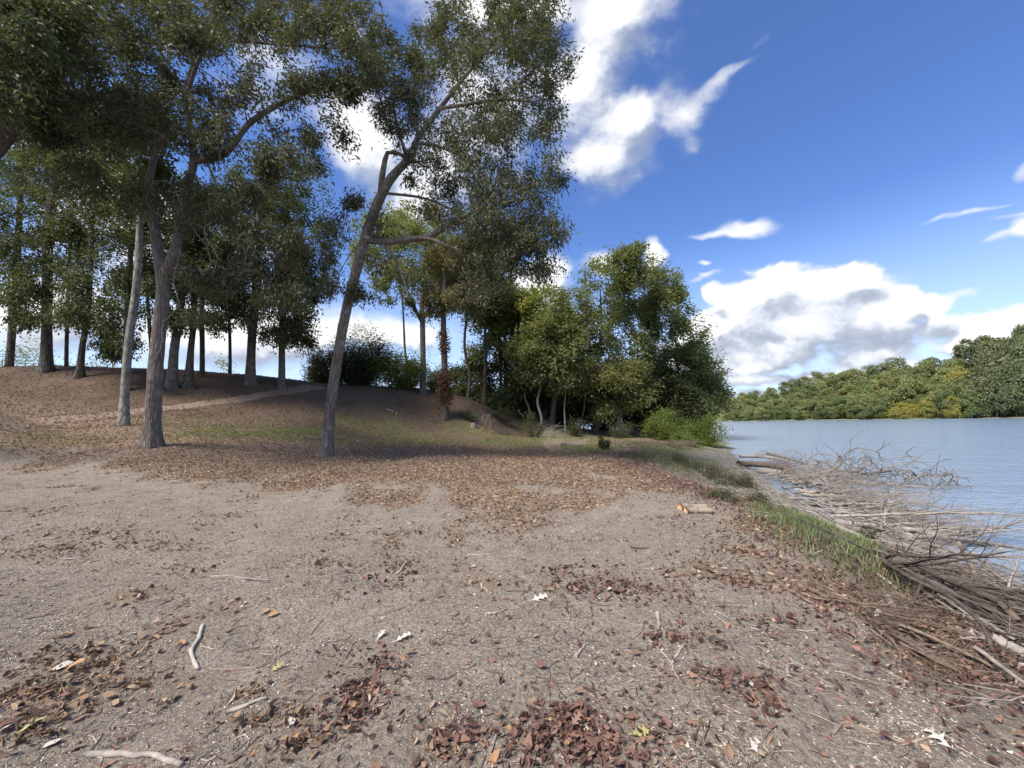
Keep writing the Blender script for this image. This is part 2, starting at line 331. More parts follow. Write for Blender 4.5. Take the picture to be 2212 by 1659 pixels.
CTRL = [  # u, v, distance: points of the ground that the photo shows
 (0, 792, 27), (60, 794, 26.5), (105, 800, 26), (172, 813, 25), (250, 822, 25), (350, 826, 26), (410, 818, 27), (437, 818, 27.5), (540, 826, 29), (610, 832, 30), (690, 836, 32),
 (830, 840, 36), (930, 845, 38), (1010, 862, 40), (1060, 885, 42),
 (0, 860, 23), (150, 868, 21.5), (300, 875, 22), (480, 862, 26), (600, 850, 29), (0, 905, 19), (130, 905, 18.5), (268, 915, 17.5), (0, 945, 15.5), (120, 950, 15), (330, 965, 14.5),
 (450, 905, 21), (560, 895, 24), (640, 880, 27), (420, 930, 18), (550, 945, 18.5), (705, 985, 16), (620, 965, 18), (800, 960, 21), (760, 905, 29), (850, 905, 32), (850, 870, 34), (960, 905, 35), (900, 945, 28),
 (1023, 925, 34), (1100, 940, 38), (1166, 915, 44), (1190, 945, 33), (1283, 938, 44), (1308, 972, 23.5), (1400, 945, 44), (1120, 900, 46), (1000, 1000, 14), (1100, 975, 22),
 (0, 1010, 11.5), (250, 1030, 10.5)]
cp = np.array([at(*c) for c in CTRL])
extra = np.array([(x, y, z) for x, y, z in [
 (0, 0, 0), (-3, 3, 0), (3, 3, 0), (-6, 4, .1), (0, 7, 0), (5, 8, -.02), (-5, 8, .12), (6, 14, -.05), (4, 12, 0), (8, 20, -.12), (-10, 6, .45), (-10, 0, .4), (-20, 5, 1.6), (-20, 15, 3.0), (-30, 20, 4.4), (-45, 25, 4.6), (-40, 5, 3.2), (-60, 40, 3.5), (-40, -30, 2), (0, -20, 0), (5, -30, 0),
 (-40, 38, 3.5), (-30, 42, 2.0), (-15, 46, 2.0), (-5, 52, 1.5), (-60, 80, -1), (-20, 75, -1), (0, 75, -.8), (12, 60, -.4), (20, 55, -.6), (15, 35, -.35), (15, 45, -.4), (-100, 60, 0), (-100, 0, 2), (-80, -80, 2), (-20, -90, 1), (0, 110, -1), (-100, 150, -1)]])
cp = np.vstack([cp, extra])
def _tps(r2): return r2 * np.log(np.maximum(r2, 1e-9)) * .5
def tps_fit(P, Z, lam=2.0):
    n = len(P); d2 = ((P[:, None] - P[None]) ** 2).sum(-1)
    A = np.zeros((n + 3, n + 3)); A[:n, :n] = _tps(d2) + lam * np.eye(n); A[:n, n:] = np.c_[np.ones(n), P]; A[n:, :n] = A[:n, n:].T
    return np.linalg.solve(A, np.r_[Z, 0, 0, 0])
TW = tps_fit(cp[:, :2], cp[:, 2])
def land(X, Y):
    X = np.clip(X, -110, 60); Y = np.clip(Y, -95, 160)
    sh = X.shape; P = np.c_[X.ravel(), Y.ravel()]; out = np.zeros(len(P)); n = len(cp)
    for i in range(0, len(P), 20000):
        q = P[i:i + 20000]; d2 = ((q[:, None] - cp[None, :, :2]) ** 2).sum(-1)
        out[i:i + 20000] = _tps(d2) @ TW[:n] + TW[n] + q @ TW[n + 1:]
    return np.clip(out.reshape(sh), -1.1, 6.5)
_rng0 = np.random.default_rng(5)
_OCT = [(_rng0.uniform(0, 6.28, 12), _rng0.uniform(0, 6.28, 12), _rng0.uniform(.7, 1.4, 12)) for _ in range(8)]
def wob(X, Y, wl, k):                # smooth pseudo-noise, about -1..1, wavelength wl
    ph, an, fr = _OCT[k]; s = 0
    for p, a, f in zip(ph, an, fr): s = s + np.sin((X * np.cos(a) + Y * np.sin(a)) * 6.283 / wl * f + p)
    return s / 3.4
def sstep(x): x = np.clip(x, 0, 1); return x * x * (3 - 2 * x)
def ground_z(X, Y):
    X = np.asarray(X, float); Y = np.asarray(Y, float)
    z = land(X, Y)
    near = np.exp(-(X ** 2 + Y ** 2) / 60.0 ** 2)
    z = z + near * (.035 * wob(X, Y, 3.1, 0) + .016 * wob(X, Y, 1.1, 1) + .007 * wob(X, Y, .42, 2) + .0045 * wob(X, Y, .19, 3)) + .10 * near * wob(X, Y, 9.0, 4) * sstep((Y - 12) / 10)
    sx = np.interp(Y, SH_Y, SH_X) + .25 * wob(X * 0, Y, 3.0, 5); ex = np.interp(Y, SH_Y, ED_X) + .35 * wob(X * 0, Y, 4.5, 6)
    t = (X - ex) / (sx - ex)
    drop = np.where(t < 0, 0, np.where(t < 1, .75 * t + .25 * sstep(t), 1 + (t - 1) * .9))
    low = np.where(t > 0, z + (WATER_Z - .0 - z) * np.minimum(drop, 1) - np.maximum(t - 1, 0) * 2.2, z)
    low = low + np.where(t > 0, .05 * wob(X, Y, .9, 7), 0)
    low = np.maximum(low, WATER_Z - 2.5)
    fy = np.interp(X, FX, FY); df = (Y - fy) * .8
    hillh = np.interp(X, [-300, 0, 60, 110, 156, 190, 230, 400], [8, 5, 4, 3, 9, 18, 19, 18])
    far = np.where(df > 0, WATER_Z + .25 * sstep(df / 2.0) + hillh * sstep((df - 4) / 75.0), WATER_Z - 2.5)
    return np.where(Y > fy - 2, np.maximum(far, np.where(X > sx + 8, WATER_Z - 2.5, low)), low)
NX, NY = 400, 410
gx = 1.6 * np.sinh(np.linspace(-1, 1, NX) * 7.0); ty = np.linspace(-math.asinh(45 / 1.3), math.asinh(1100 / 1.3), NY); gy = 3.0 + 1.3 * np.sinh(ty)
GX, GY = np.meshgrid(gx, gy); GZ = ground_z(GX, GY)
def zg(x, y):                        # height of the built ground mesh
    x = np.asarray(x, float); y = np.asarray(y, float)
    i = np.clip(np.searchsorted(gx, x) - 1, 0, NX - 2); j = np.clip(np.searchsorted(gy, y) - 1, 0, NY - 2)
    a = (x - gx[i]) / (gx[i + 1] - gx[i]); b = (y - gy[j]) / (gy[j + 1] - gy[j])
    return (GZ[j, i] * (1 - a) + GZ[j, i + 1] * a) * (1 - b) + (GZ[j + 1, i] * (1 - a) + GZ[j + 1, i + 1] * a) * b
def ground_hit(u, v):                # where the sight line through u, v meets the built ground
    d = ray(u, v); s = np.geomspace(1.0, 300, 1500); p = CAM + d * s[:, None]
    k = np.argmax(p[:, 2] < zg(p[:, 0], p[:, 1]))
    return p[k] if k else p[-1]
def seg_mask(X, Y, uvs, width):      # soft mask round a line of picture points dropped on the ground
    pts = [ground_hit(*q)[:2] for q in uvs]; best = np.full(X.shape, 1e9)
    for a, b in zip(pts[:-1], pts[1:]):
        ab = b - a; t = np.clip(((X - a[0]) * ab[0] + (Y - a[1]) * ab[1]) / (ab @ ab + 1e-9), 0, 1)
        best = np.minimum(best, np.hypot(X - a[0] - t * ab[0], Y - a[1] - t * ab[1]))
    return np.clip(1.5 - best / width, 0, 1)
def grass_density(X, Y):
    n = .5 + .5 * wob(X, Y, 6.0, 1) + .3 * wob(X, Y, 2.1, 2)
    m = seg_mask(X, Y, [(420, 925), (560, 930), (650, 925)], 2.2) * .9
    m = np.maximum(m, seg_mask(X, Y, [(760, 905), (830, 915), (860, 925)], 1.8) * .8)
    m = np.maximum(m, seg_mask(X, Y, [(780, 950), (900, 948), (1000, 945), (1130, 955), (1290, 965), (1370, 985)], 2.8) * .75)
    m = np.maximum(m, seg_mask(X, Y, [(60, 945), (200, 950)], 1.0) * .45)
    m = np.maximum(m, seg_mask(X, Y, [(1030, 935), (1090, 945), (1250, 950)], 3.0) * .9)
    m = np.maximum(m, .5 * sstep((Y - 24) / 5) * (X > 0) * (Y < 46))
    return np.clip(m * np.clip(n * 1.3, .15, 1.2), 0, 1)
FRONT = np.array([(math.atan2(q[0], q[1]), q[1]) for q in [ground_hit(*uv) for uv in [(0, 1012), (240, 1025), (420, 1050), (600, 1085), (800, 1112), (1000, 1125), (1180, 1112), (1380, 1085), (1480, 1055)]]])
def litter_density(X, Y):            # leaves per square metre on the dirt (wild estimate from the photo)
    n = wob(X, Y, 2.6, 3) + .6 * wob(X, Y, .9, 4)
    front = np.interp(np.arctan2(X, Y), FRONT[:, 0], FRONT[:, 1])
    n5 = n + .5 * wob(X, Y, .45, 0) + .5 * wob(X, Y, 5.5, 6)
    d = np.clip(sstep((Y - front + 1.3 * n5 + .6) / 3.4), 0, 1)
    band = d * (1 - .6 * sstep((Y - 19) / 4))
    patch = np.clip(n - .75, 0, 1) * 1.0 * (Y > 2)
    ex = np.interp(Y, SH_Y, ED_X)
    edge = np.exp(-((X - ex - .9) / .9) ** 2) * np.clip(.75 + .5 * n, 0, 1)
    inland = (X < ex + .6)
    slope = .75 * sstep((Y - 18) / 4) * (X < 1) * np.clip(.7 + .5 * n, .1, 1)
    return np.clip(np.where(inland, np.maximum(np.maximum(band, patch * .6), slope), 0) + edge * .8, 0, 1.2)

# ground: one sheet out to the horizon, the far bank included
GR = np.where((GY > np.interp(GX, FX, FY) + 3) | (GY > 62), 1.0, grass_density(GX, GY) * (np.abs(GX) < 60) * (GY > 3) * (GY < 60))
LI = litter_density(GX, GY) * (np.abs(GX) < 60) * (GY < 60)
exg = np.interp(GY, SH_Y, ED_X); sxg = np.interp(GY, SH_Y, SH_X)
MUD = sstep((GX - exg - .35 * (sxg - exg)) / (.4 * (sxg - exg))) * (GY < 70)
SLOPE = sstep((GY - 18.5) / 4) * (GX < 2) + sstep((GX - exg) / .7) * (GY < 70) * .75   # knoll: rotted leaves plus painted tree shade; bank: dark rim
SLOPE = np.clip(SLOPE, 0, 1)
def mat_ground():
    m, t = new_mat('bare_soil')
    p = gpos(t)
    z = t.n('ShaderNodeAttribute', attribute_name='tint').outputs['Vector']
    sp = t.n('ShaderNodeSeparateXYZ'); t.put(sp.inputs[0], z)
    a2 = t.n('ShaderNodeAttribute', attribute_name='mud').outputs['Fac']
    n_big = t.noise(p, .55, 3); n_mid = t.noise(p, 3.5, 5, .6); n_fine = t.noise(p, 38, 6, .68); n_grit = t.noise(p, 170, 3, .6)
    c = t.ramp(n_mid, [(.30, (.285, .240, .192)), (.5, (.375, .318, .258)), (.70, (.455, .392, .325))])
    c = t.mix(t.smooth(n_big, .35, .7, 0, .6), c, (.41, .345, .275))
    c = t.mix(t.smooth(n_fine, .40, .60, .72, 0), c, (.175, .143, .115))
    c = t.mix(t.smooth(n_grit, .62, .74, 0, .6), c, (.56, .50, .42))
    lit = t.mix(n_fine, (.13, .085, .055), (.33, .225, .145))
    c = t.mix(t.m('MULTIPLY', sp.outputs[1], .65), c, lit)
    mould_shade = t.mix(n_fine, (.045, .030, .021), (.17, .115, .08))  # rotted-leaf browns, made darker to hold the knoll's tree shade
    c = t.mix(t.m('MULTIPLY', sp.outputs[2], .85), c, mould_shade)
    gr = t.mix(t.noise(p, 22, 5, .7), (.085, .088, .04), (.24, .25, .11))
    c = t.mix(t.m('MULTIPLY', sp.outputs[0], .9), c, gr)
    mud = t.mix(n_fine, (.14, .13, .115), (.28, .265, .245))
    c = t.mix(t.m('MULTIPLY', a2, .85), c, mud)
    vo = t.n('ShaderNodeTexVoronoi', feature='DISTANCE_TO_EDGE', i_Scale=9.0)
    t.put(vo.inputs['Vector'], t.v('ADD', p, t.v('SCALE', t.v('SUBTRACT', t.n('ShaderNodeTexNoise', i_Scale=12.0).outputs['Color'], (.5, .5, .5)), .25)))
    crk = t.m('MULTIPLY', t.smooth(vo.outputs['Distance'], 0, .03, 1, 0), t.smooth(n_big, .5, .62))
    c = t.mix(t.m('MULTIPLY', crk, .7), c, (.07, .055, .045))
    h = t.m('ADD', t.m('MULTIPLY', n_fine, 1.0), t.m('MULTIPLY', n_grit, .35)); h = t.m('SUBTRACT', h, t.m('MULTIPLY', crk, .5)); h = t.m('ADD', h, t.m('MULTIPLY', n_mid, 1.2))
    finish(t, c, .95, bump=h, bstr=1.0, bdist=.05, spec=.12)
    return m
MAT['ground'] = mat_ground()
V = np.stack([GX, GY, GZ], -1).reshape(-1, 3)
idx = np.arange(NX * NY).reshape(NY, NX)
Q = np.stack([idx[:-1, :-1], idx[:-1, 1:], idx[1:, 1:], idx[1:, :-1]], -1).reshape(-1, 4)
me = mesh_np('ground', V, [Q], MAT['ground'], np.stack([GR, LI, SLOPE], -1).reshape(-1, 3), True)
a = me.attributes.new('mud', 'FLOAT', 'POINT'); a.data.foreach_set('value', MUD.ravel().astype(np.float32))
tag(link('ground', me), kind='structure')

def mat_water():
    m, t = new_mat('river_water')
    p = gpos(t)
    q = t.v('MULTIPLY', p, (1.0, 1.9, 1))
    w1 = t.noise(q, .9, 4, .6, .3); w2 = t.noise(t.v('ADD', q, (7.3, 2.1, 0)), 3.6, 4, .6, .4); w3 = t.noise(q, .17, 2)
    h = t.m('ADD', t.m('MULTIPLY', w1, .55), t.m('MULTIPLY', w2, .24)); h = t.m('ADD', h, t.m('MULTIPLY', w3, .6))
    finish(t, (.21, .28, .37), .13, bump=h, bstr=1.0, bdist=.20, spec=.5, IOR=1.333)
    return m
MAT['water'] = mat_water()
wx = np.array([-1500, -300, 0, 8, 14, 30, 80, 200, 500, 1500.]); wy = np.array([-400, -60, -10, 5, 15, 40, 90, 180, 300, 1500.])
WX, WY = np.meshgrid(wx, wy); V = np.stack([WX, WY, np.full(WX.shape, WATER_Z)], -1).reshape(-1, 3)
idx = np.arange(100).reshape(10, 10); Q = np.stack([idx[:-1, :-1], idx[:-1, 1:], idx[1:, 1:], idx[1:, :-1]], -1).reshape(-1, 4)
tag(link('river', mesh_np('river', V, [Q], MAT['water'])), kind='structure')

# worn dirt track climbing the knoll from the left
def ribbon(uvs, wids, n=90):
    P = np.array([ground_hit(*q)[:2] for q in uvs]); s = np.r_[0, np.cumsum(np.hypot(*np.diff(P, axis=0).T))]
    ss = np.linspace(0, s[-1], n); C = np.c_[np.interp(ss, s, P[:, 0]), np.interp(ss, s, P[:, 1])]
    for _ in range(6): C[1:-1] = (C[:-2] + 2 * C[1:-1] + C[2:]) / 4
    T = np.gradient(C, axis=0); T /= np.linalg.norm(T, axis=1)[:, None]; N = np.c_[-T[:, 1], T[:, 0]]; wd = np.interp(ss, s, wids)
    M_ = 13; rows = []
    for k in range(M_):
        f = (k / (M_ - 1) - .5) * 2; ed = 1 + .22 * np.sin(ss * 1.7 + (3 if f > 0 else 0)) + .12 * np.sin(ss * 5.1 + 2 * f)
        q = C + N * (f * wd / 2 * ed)[:, None]; rows.append(np.c_[q, zg(q[:, 0], q[:, 1]) + .03 - .05 * (abs(f) > .95) - .015 * (1 - f * f)])
    V = np.stack(rows, 1).reshape(-1, 3); idx = np.arange(n * M_).reshape(n, M_)
    return V, np.stack([idx[:-1, :-1], idx[:-1, 1:], idx[1:, 1:], idx[1:, :-1]], -1).reshape(-1, 4)
def mat_track():
    m, t = new_mat('worn_track_soil')
    p = gpos(t); n1 = t.noise(p, 2.2, 5, .6); n2 = t.noise(p, 30, 5, .65)
    c = t.mix(n1, (.20, .155, .12), (.33, .275, .225)); c = t.mix(t.smooth(n2, .42, .66, .6, 0), c, (.15, .10, .07))
    finish(t, c, .95, bump=t.m('ADD', n1, n2), bstr=.8, bdist=.03, spec=.12); return m
MAT['track'] = mat_track()
V, Q = ribbon([(-60, 912), (60, 907), (200, 900), (300, 890), (367, 882), (500, 864), (600, 849), (640, 841), (700, 836)], [2.2, 2.0, 1.7, 1.2, 1.0, .9, .9, 1.1, 1.2])
tag(link('path', mesh_np('path', V, [Q], MAT['track'], None, True)), kind='structure')
# ---------------------------------------------------------------- tree builder
def unit(v): return v / (np.linalg.norm(v, axis=-1, keepdims=True) + 1e-9)
def catmull(P, step):
    P = np.asarray(P, float)
    if len(P) < 3: E = P
    Q = np.vstack([2 * P[0] - P[1], P, 2 * P[-1] - P[-2]]); out = []
    for i in range(1, len(Q) - 2):
        L = np.linalg.norm(Q[i + 1, :3] - Q[i, :3]); n = max(1, int(round(L / step)))
        t = np.linspace(0, 1, n, endpoint=False)[:, None]
        a, b, c, d = Q[i - 1], Q[i], Q[i + 1], Q[i + 2]
        out.append(.5 * ((2 * b) + (-a + c) * t + (2 * a - 5 * b + 4 * c - d) * t * t + (-a + 3 * b - 3 * c + d) * t ** 3))
    out.append(P[-1:]); return np.vstack(out)
def tube(C, Rr, ns, caps=True, rough=0.0, rng=None, flare=None):
    """a tube along C (n,3) with radii; returns V, quads"""
    n = len(C); T = unit(np.gradient(C, axis=0)) if n > 1 else np.array([[0, 0, 1.0]])
    ref = np.array([0, 0, 1.0]) if abs(T[0, 2]) < .9 else np.array([1.0, 0, 0])
    A = np.empty_like(C); a = ref - T[0] * (ref @ T[0]); a /= np.linalg.norm(a)
    for i in range(n):
        a = a - T[i] * (a @ T[i]); a /= (np.linalg.norm(a) + 1e-9); A[i] = a
    B = np.cross(T, A); th = np.arange(ns) / ns * 2 * np.pi
    rad = np.asarray(Rr, float)[:, None] * np.ones((1, ns))
    if rough and rng is not None:
        lob = sum(np.sin(th[None] * k + rng.uniform(0, 6.28) + np.arange(n)[:, None] * rng.uniform(-.12, .12)) * rng.uniform(.4, 1) / k ** .5 for k in (2, 3, 5, 7))
        rad = rad * (1 + rough * .4 * lob + rough * .35 * rng.normal(size=rad.shape))
    if flare is not None:                # buttress roots: hgt, amount, lobes
        s = np.r_[0, np.cumsum(np.linalg.norm(np.diff(C, axis=0), axis=1))]; hgt, amt, nl, ph = flare
        f = np.exp(-np.maximum(s - .35, 0) / hgt)[:, None]; rad = rad * (1 + amt * f * (.55 + .45 * np.cos(th[None] * nl + ph)))
    V = C[:, None] + rad[..., None] * (np.cos(th)[None, :, None] * A[:, None] + np.sin(th)[None, :, None] * B[:, None])
    idx = np.arange(n * ns).reshape(n, ns); nx = np.roll(idx, -1, 1)
    Q = np.stack([idx[:-1], nx[:-1], nx[1:], idx[1:]], -1).reshape(-1, 4)
    return V.reshape(-1, 3), Q
class Bag:                               # collects tubes and leaves
    def __init__(s): s.V = []; s.F = []; s.T = []; s.n = 0
    def add(s, V, F, tint=0.5):
        s.V.append(V); s.F.append(np.asarray(F) + s.n); s.n += len(V); s.T.append(np.full(len(V), tint, np.float32) if np.isscalar(tint) else tint)
    def mesh(s, name, mat, smooth=True, origin=(0, 0, 0)):
        by = {}
        for f in s.F: by.setdefault(f.shape[1], []).append(f)
        return mesh_np(name, np.vstack(s.V) - np.asarray(origin, float), [np.vstack(v) for v in by.values()], mat, np.concatenate(s.T), smooth)
class Skel:
    def __init__(s, rng): s.P = np.zeros((0, 3)); s.D = np.zeros((0, 3)); s.par = np.zeros(0, int); s.rad = np.zeros(0); s.lab = np.zeros(0, int); s.rng = rng; s.buf = []
    def add_path(s, pts, radii, parent=-1, lab=0, step=.3):
        E = catmull(np.c_[pts, radii], step)
        if parent >= 0: E = E[1:] if np.linalg.norm(E[0, :3] - s.P[parent]) < .05 else E
        n = len(E); b = len(s.P)
        s.P = np.vstack([s.P, E[:, :3]]); s.par = np.r_[s.par, [parent], np.arange(b, b + n - 1)].astype(int); s.rad = np.r_[s.rad, E[:, 3]]
        s.lab = np.r_[s.lab, np.full(n, lab)].astype(int)
        d = unit(np.gradient(E[:, :3], axis=0)) if n > 1 else np.array([[0, 0, 1.]]); s.D = np.vstack([s.D, d]); return b, n
    def nearest(s, p): return int(np.argmin(((s.P - p) ** 2).sum(1)))
    def grow(s, targets, up=.6, step=.45, minz=None, wig=.05, maxrad=None):
        rng = s.rng; cap = len(s.P) + len(targets) * 40
        P = np.zeros((cap, 3)); D = np.zeros((cap, 3)); par = np.zeros(cap, int); n = len(s.P)
        P[:n] = s.P; D[:n] = s.D; par[:n] = s.par; base_n = n
        ok = np.ones(cap, bool)
        if minz is not None: ok[:n] = s.P[:, 2] >= minz
        T = targets.copy(); k0 = max(4, len(T) // 14); order = rng.permutation(len(T)); first, rest = order[:k0], order[k0:]
        dr = ((T[rest][:, None] - T[first][None]) ** 2).sum(-1).min(1); rest = rest[np.argsort(dr)]
        for ti in np.r_[first, rest]:
            t = T[ti]; dv = t - P[:n]; d = np.sqrt((dv ** 2).sum(1)) + 1e-6
            al = (dv * D[:n]).sum(1) / d
            cost = d * (1.35 - .45 * al) + up * np.maximum(0, P[:n, 2] - t[2]); cost[~ok[:n]] = 1e9
            j = int(np.argmin(cost)); L = d[j]; p0 = P[j]
            m = max(2, int(L / step)); q = np.linspace(0, 1, m + 1)[1:, None]
            ctrl = p0 + unit(D[j] * .75 + unit(t - p0) * .6 + np.array([0, 0, .25])) * L * .5
            C = (1 - q) ** 2 * p0 + 2 * q * (1 - q) * ctrl + q * q * t
            if m > 2: C[:-1] += rng.normal(size=(m - 1, 3)) * wig * min(1, L / 2)
            if n + m >= cap: break
            P[n:n + m] = C; par[n] = j; par[n + 1:n + m] = np.arange(n, n + m - 1)
            D[n:n + m] = unit(np.diff(np.vstack([p0, C]), axis=0)); n += m
        r = np.zeros(n); r[:base_n] = 0
        s.P, s.D, s.par = P[:n], D[:n], par[:n]; add = n - base_n
        s.rad = np.r_[s.rad, np.zeros(add)]; s.lab = np.r_[s.lab, np.full(add, 9)].astype(int); s.base_n = base_n
    def pipe(s, tip=.006, ex=2.35, maxr=.12):
        n = len(s.P); acc = np.zeros(n); has = np.zeros(n, bool); has[s.par[s.par >= 0]] = True
        acc[~has] = tip ** ex
        for i in range(n - 1, -1, -1):
            if s.par[i] >= 0 and s.par[i] < i: acc[s.par[i]] += acc[i]
        r = acc ** (1 / ex); new = s.lab == 9; s.rad[new] = np.minimum(r[new], maxr)
        # never thicker than the parent
        for i in np.nonzero(new)[0]:
            p = s.par[i]; s.rad[i] = min(s.rad[i], s.rad[p] * .92 if s.lab[p] != 9 else s.rad[p])
    def tubes(s, sel, bag, minr=0.0, nsf=lambda r: 3 if r < .015 else (5 if r < .05 else 8), rough=0.0):
        n = len(s.P); best = np.full(n, -1); br = np.zeros(n)
        for i in range(n):
            p = s.par[i]
            if p >= 0 and sel[i] and s.rad[i] > br[p]: br[p] = s.rad[i]; best[p] = i
        for i in range(n):
            if not sel[i] or s.rad[i] < minr: continue
            p = s.par[i]
            if p >= 0 and best[p] == i and sel[p] and s.rad[p] >= minr: continue
            ch = [p] if p >= 0 else []; j = i
            while j >= 0 and s.rad[j] >= minr: ch.append(j); j = best[j]
            if len(ch) < 2: continue
            rr = s.rad[ch].copy()
            if p >= 0: rr[0] = min(rr[0], rr[1] * 1.25)
            V, Q = tube(s.P[ch], rr, nsf(rr.max()), rough=rough, rng=s.rng); bag.add(V, Q, .5)
def leaf_quads(P, Dir, N, L, Wd, tint, bend=.18):
    Dir = unit(Dir); side = unit(np.cross(Dir, N)); nn = np.cross(side, Dir)
    L = L[:, None]; Wd = Wd[:, None]
    V = np.stack([P, P + Dir * L * .45 + side * Wd * .5 + nn * L * bend * .5, P + Dir * L - nn * L * bend, P + Dir * L * .45 - side * Wd * .5 + nn * L * bend * .5], 1).reshape(-1, 3)
    F = np.arange(len(P) * 4).reshape(-1, 4)
    return V, F, np.repeat(tint, 4)
def foliage(rng, src, n, L, Wd, sig=.16, droop=.45, tint=None, center=None, tvar=.22, clump=None, hdir=.8):
    """n leaves round the twig points src"""
    blk = np.repeat(rng.gamma(.75, 1, len(src) // 9 + 1), 9)[:len(src)] + .03; k = rng.choice(len(src), n, p=blk / blk.sum()); P = src[k] + rng.normal(size=(n, 3)) * sig
    d = rng.normal(size=(n, 3)); d[:, 2] = d[:, 2] * .45 - droop
    if center is not None: d += hdir * unit(P - center)
    N = rng.normal(size=(n, 3)) * .65 + np.array([0, 0, 1.0])
    if tint is None:
        ct = rng.normal(.45, .10, len(src)); tt = np.clip(ct[k] + rng.normal(0, tvar, n) * .7, 0, 1)
    else: tt = np.clip(tint[k] + rng.normal(0, tvar, n) * .7, 0, 1)
    return leaf_quads(P, d, N, L * rng.uniform(.5, 1.4, n), Wd * rng.uniform(.6, 1.4, n), tt)
def blob_targets(rng, blobs, y_is_px=True):
    """blobs: (u, v, Y, ru, rv, depth, n) in picture coordinates at distance Y -> world points, denser to the shell"""
    out = []
    for (u, v, Y, ru, rv, dp, n) in blobs:
        q = unit(rng.normal(size=(n, 3))) * (rng.uniform(0, 1, n) ** .45)[:, None]
        for a, b, c in q: out.append(at(u + a * ru, v + b * rv, Y + c * dp))
    return np.array(out)
def path_px(pts, wpx):                   # (u, v, Y) list and widths in view pixels -> world points and radii
    P = np.array([at(*p) for p in pts]); r = [w * K / F_PX * p[2] * .5 for w, p in zip(wpx, pts)]
    return P, np.array(r) / np.sqrt(1 + (P[:, 0] / P[:, 1]) ** 2)   # a round trunk off the axis of view looks wider
def make_tree(name, label, loc_base, trunk, limbs, targets, leaves, bark, leafmat, group=None, seed=1, up=.5, minr=.0, flare=None, min_attach=None, ns=14, rough=.10,
              maxr=.12, twig_r=.012, bare=None, leafsel=None, tip=.006, leaf_src_rad=.02):
    """trunk: (P, r); limbs: [(P, r)]; targets: world points of the twig ends"""
    rng = np.random.default_rng(seed); sk = Skel(rng)
    sk.add_path(trunk[0], trunk[1], -1, 1, .25)
    for li, (P, r) in enumerate(limbs):
        j = sk.nearest(P[0]); P = np.vstack([sk.P[j], P[1:]]); sk.add_path(P, r, j, 2 + min(li, 5) * 0 + li * 10, .25)
    o = np.asarray(trunk[0][0], float)
    root = empty(name, o, label, 'tree', group)
    # trunk and each big limb
    n0 = (sk.lab == 1).sum(); V, Q = tube(sk.P[:n0], sk.rad[:n0], ns, rough=rough, rng=rng, flare=flare)
    b = Bag(); b.add(V - o, Q); link('trunk', b.mesh('trunk', MAT[bark]), root)
    for li in range(len(limbs)):
        w = np.nonzero(sk.lab == 2 + li * 10)[0]; ch = np.r_[sk.par[w[0]], w]; rr = sk.rad[ch]; rr[0] = rr[1]
        V, Q = tube(sk.P[ch], rr, 10, rough=rough * .8, rng=rng); b = Bag(); b.add(V - o, Q); link('limb', b.mesh('limb', MAT[bark]), root)
    if len(targets):
        sk.lab[(sk.lab != 1) & (sk.lab != 9)] = 3
        sk.grow(targets, up=up, minz=min_attach); sk.pipe(tip=tip, maxr=maxr)
        b = Bag(); sk.tubes(sk.lab == 9, b, minr=minr)
        if b.n: link('branches', b.mesh('branches', MAT[bark], origin=o), root)['kind'] = 'stuff'
        src = sk.P[(sk.lab == 9) & (sk.rad < leaf_src_rad)]
        b = Bag()
        for lf in leaves:
            lf = dict(lf); V, F, T = foliage(rng, src, center=src.mean(0), **lf); b.add(V, F, T)
        link('crown', b.mesh('crown', MAT[leafmat], smooth=False, origin=o), root)
    return root, sk
def wpt(u, v, Y): return at(u, v, Y)
def on_ground(u, v, Y):
    p = at(u, v, Y); p[2] = zg(p[0], p[1]) - .12; return p

